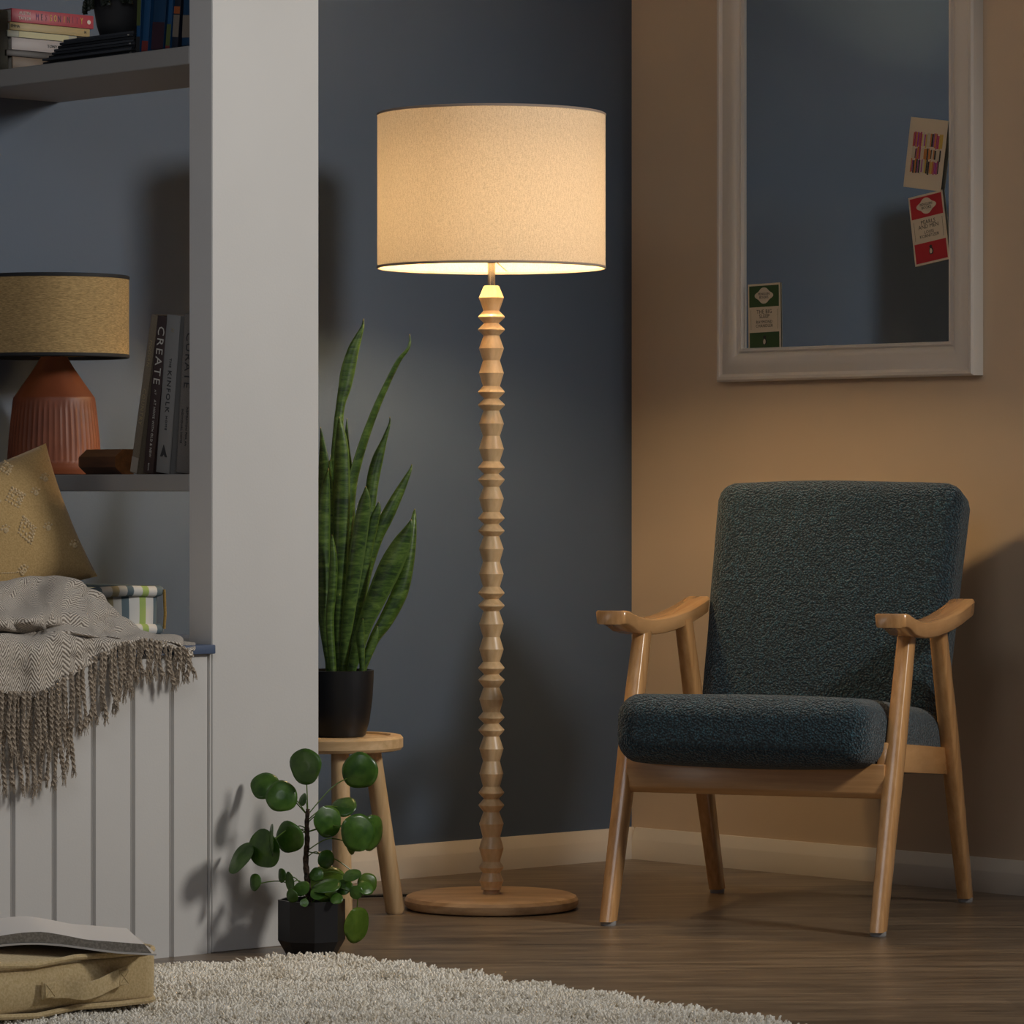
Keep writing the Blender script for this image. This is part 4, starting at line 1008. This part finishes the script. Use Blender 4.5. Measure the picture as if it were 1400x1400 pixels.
# ------------------------------------------------------------------ herringbone throw
thr = mat('herringbone wool', (.3, .27, .23), .95, Sheen_Weight=.3); L = thr.node_tree.links
uvn = N(thr, 'ShaderNodeTexCoord'); sx = N(thr, 'ShaderNodeSeparateXYZ'); L.new(uvn.outputs['UV'], sx.inputs[0])
pp_ = N(thr, 'ShaderNodeMath', operation='PINGPONG'); pp_.inputs[1].default_value = .0155; L.new(sx.outputs[0], pp_.inputs[0])
ad = N(thr, 'ShaderNodeMath', operation='MULTIPLY_ADD'); ad.inputs[1].default_value = 1.5; L.new(pp_.outputs[0], ad.inputs[0]); L.new(sx.outputs[1], ad.inputs[2])
nz_ = N(thr, 'ShaderNodeTexNoise', _Scale=120, _Detail=2); L.new(uvn.outputs['UV'], nz_.inputs['Vector'])
a2 = N(thr, 'ShaderNodeMath', operation='MULTIPLY_ADD'); a2.inputs[1].default_value = .0035; L.new(nz_.outputs[0], a2.inputs[0]); L.new(ad.outputs[0], a2.inputs[2])
ml = N(thr, 'ShaderNodeMath', operation='MULTIPLY'); ml.inputs[1].default_value = 2*PI/.0084; L.new(a2.outputs[0], ml.inputs[0])
sn = N(thr, 'ShaderNodeMath', operation='SINE'); L.new(ml.outputs[0], sn.inputs[0])
hn = N(thr, 'ShaderNodeTexNoise', _Scale=700, _Detail=2); L.new(uvn.outputs['UV'], hn.inputs['Vector'])
a3 = N(thr, 'ShaderNodeMath', operation='MULTIPLY_ADD'); a3.inputs[1].default_value = .32; L.new(sn.outputs[0], a3.inputs[0]); L.new(hn.outputs[0], a3.inputs[2])
L.new(ramp(thr, a3.outputs[0], [(.2, (.15, .115, .08)), (.72, (.80, .71, .60))]), nodes(thr)[2].inputs['Base Color'])
bump(thr, a3.outputs[0], .7, .003)
colx = [-75, -25, 0, 25, 50, 78, 105, 135, 165, 200, 235, 262]
rowsY = [
 [840, 838, 836, 832, 828, 830, 838, 846, 862, 874, 880, 885],
 [799, 797, 795, 791, 790, 789, 802, 817, 845, 866, 872, 879],
 [812, 815, 818, 822, 812, 800, 812, 828, 850, 867, 873, 880],
 [846, 848, 850, 848, 846, 842, 836, 846, 857, 869, 875, 882],
 [870, 868, 868, 866, 862, 858, 862, 866, 868, 872, 878, 885],
 [880, 874, 872, 876, 872, 866, 870, 872, 873, 875, 881, 888],
 [908, 900, 896, 892, 888, 888, 885, 880, 877, 878, 884, 892],
 [930, 926, 924, 924, 922, 914, 898, 887, 881, 880, 886, 895],
 [950, 949, 948, 952, 953, 940, 918, 900, 888, 882, 888, 898]]
rowsB = [
 [.34, .34, .34, .32, .30, .28, .26, .24, .20, .14, .10, .05],
 [.24, .24, .24, .24, .24, .22, .20, .18, .15, .11, .08, .03],
 [.17, .16, .15, .16, .17, .17, .16, .15, .12, .08, .06, .02],
 [.04, .02, .02, .03, .04, .06, .09, .10, .09, .05, .04, .005],
 [.07, .07, .07, .08, .07, .06, .05, .05, .05, .03, .02, -.008],
 [-.025, -.02, -.02, -.005, .0, -.01, -.01, -.005, .0, .005, .0, -.016],
 [-.032, -.040, -.036, -.030, -.036, -.030, -.028, -.022, -.018, -.016, -.018, -.020],
 [-.028, -.040, -.036, -.026, -.038, -.030, -.026, -.022, -.020, -.019, -.020, -.022],
 [-.030, -.036, -.036, -.028, -.034, -.032, -.028, -.024, -.021, -.020, -.021, -.023]]
t = thing('throw_blanket', 'grey-beige herringbone throw with fringe bunched over the window seat edge', 'blanket', ROOM)
ctl = np.array([[[x, y, b] for x, y, b in zip(colx, ry_, rb_)] for ry_, rb_ in zip(rowsY, rowsB)], float)
KX, KY = 10, 8
rws = [np.array(catmull([tuple(p) for p in row], KX)) for row in ctl]
grid = [np.array(catmull([tuple(rws[i][j]) for i in range(len(rws))], KY)) for j in range(len(rws[0]))]
bm = B(); uvl = bm.loops.layers.uv.verify(); vg = []
for j, colp in enumerate(grid):
    cv_ = []
    for i, (x, y, b) in enumerate(colp):
        p = on_b(x, y, b)
        amp = .017 if i < KY*5 else .006
        f1 = noise.noise(Vector((x*.028+y*.02, y*.018, 1.7)))+.55*noise.noise(Vector((x*.055-y*.05, y*.07, 3.1)))
        if i < 4: f1 = 0
        p += Vector((-.68, .73, 0))*(-amp*2*abs(f1))+Vector((0, 0, amp*.4*noise.noise(Vector((x*.03, y*.05, 5)))))
        cv_.append(p)
    vg.append(cv_)
vv_ = [[bm.verts.new(ROOMI @ p) for p in c_] for c_ in vg]
lenj = np.zeros((len(vg), len(vg[0]))); leni = np.zeros_like(lenj)
for j in range(len(vg)):
    for i in range(1, len(vg[0])): leni[j, i] = leni[j, i-1]+(vg[j][i]-vg[j][i-1]).length
ux = [0]
for j in range(1, len(vg)): ux.append(ux[-1]+(vg[j][40]-vg[j-1][40]).length)
tot = leni[:, -1].copy()
for j in range(len(vg)-1):
    for i in range(len(vg[0])-1):
        fc = bm.faces.new((vv_[j][i], vv_[j+1][i], vv_[j+1][i+1], vv_[j][i+1]))
        for lp, (jj, ii) in zip(fc.loops, ((j, i), (j+1, i), (j+1, i+1), (j, i+1))): lp[uvl].uv = (ux[jj], (leni[jj, ii]-tot[jj])*1.0)
cl = obj('throw_cloth', bm, thr, t, angle=80)
sol = cl.modifiers.new('thickness', 'SOLIDIFY'); sol.thickness = .004; sol.offset = 0
fringe_m = cloth('fringe yarn', (.50, .41, .31), (.24, .185, .13), 420, .9, .95, .003)
def tassel(x, y, b, length, lean=0, wob=.004, r=.0036):
    p0 = on_b(x, y, b); n_ = max(8, int(length/.0019)); pts = []; ph_ = rnd.uniform(0, 6)
    for k in range(n_+1):
        f = k/n_
        pts.append(p0+Vector((lean*f+wob*math.sin(f*5+ph_)*f, wob*.3*math.cos(f*4+ph_)*f, .004-length*f)))
    rr = [r*(.9+.2*math.sin(k*.17+ph_))*(1.0 if k < n_-5 else 1.2) for k in range(n_+1)]
    bm = B(); tube(bm, pts, rr, 12, twist=.42, lobes=3, ref=(0, 1, 0))
    for k in range(7):
        e = pts[-1]+Vector((rnd.uniform(-r, r), rnd.uniform(-r, r), .004)); tube(bm, [e, e+Vector((rnd.uniform(-.004, .004), rnd.uniform(-.003, .003), -.012-rnd.random()*.008))], [.0009, .0004], 4, ref=(0, 1, 0))
    for k in range(14):
        e = rnd.choice(pts); tube(bm, [e+Vector((rnd.uniform(-r, r), -r*.6, 0)), e+Vector((rnd.uniform(-.008, .008), -r*1.2, -.008-rnd.random()*.008))], [.0005, .0003], 4, ref=(0, 1, 0))
    bm.transform(ROOM.inverted()); return obj('tassel', bm, fringe_m, t)
def edge_y(x): return float(np.interp(x, colx, rowsY[-1]))
rnd = random.Random(21)
for x in np.arange(-58, 104, 8.2):                 # long double row
    tassel(x+rnd.uniform(-1.5, 1.5), min(edge_y(x), 952)-2, -.030+rnd.uniform(-.003, .003), rnd.uniform(.155, .172), rnd.uniform(-.004, .006))
for x in np.arange(-54, 100, 9.5):
    tassel(x+rnd.uniform(-2, 2), min(edge_y(x), 950)-2, -.044, rnd.uniform(.095, .115), rnd.uniform(-.005, .005), r=.0036)
for x, yl in ((108, 1000), (114, 997), (124, 988), (130, 985), (139, 985), (143, 975), (152, 968), (158, 972), (164, 962), (170, 955), (174, 950), (179, 940)):
    y = edge_y(x)-3
    tassel(x, y, -.030-(.006 if int(x) % 2 else 0), (yl-y)*7.1/F, rnd.uniform(-.003, .004), .005)
for x, y, yl in ((168, 866, 935), (175, 868, 925), (182, 870, 928), (188, 872, 930), (193, 878, 926), (199, 884, 930), (206, 886, 928), (213, 878, 925), (219, 880, 930), (226, 878, 925), (233, 876, 938), (240, 877, 924), (245, 878, 934), (250, 880, 930), (255, 884, 930), (260, 890, 922)):
    tassel(x, edge_y(x)-4+3*math.sin(x), -.026-(.005 if int(x) % 2 else 0), (yl-edge_y(x)+4)*7.15/F, rnd.uniform(-.002, .006), .004, .0034)
print('tassels', len([o for o in C.objects if o.name.startswith('tassel')]))
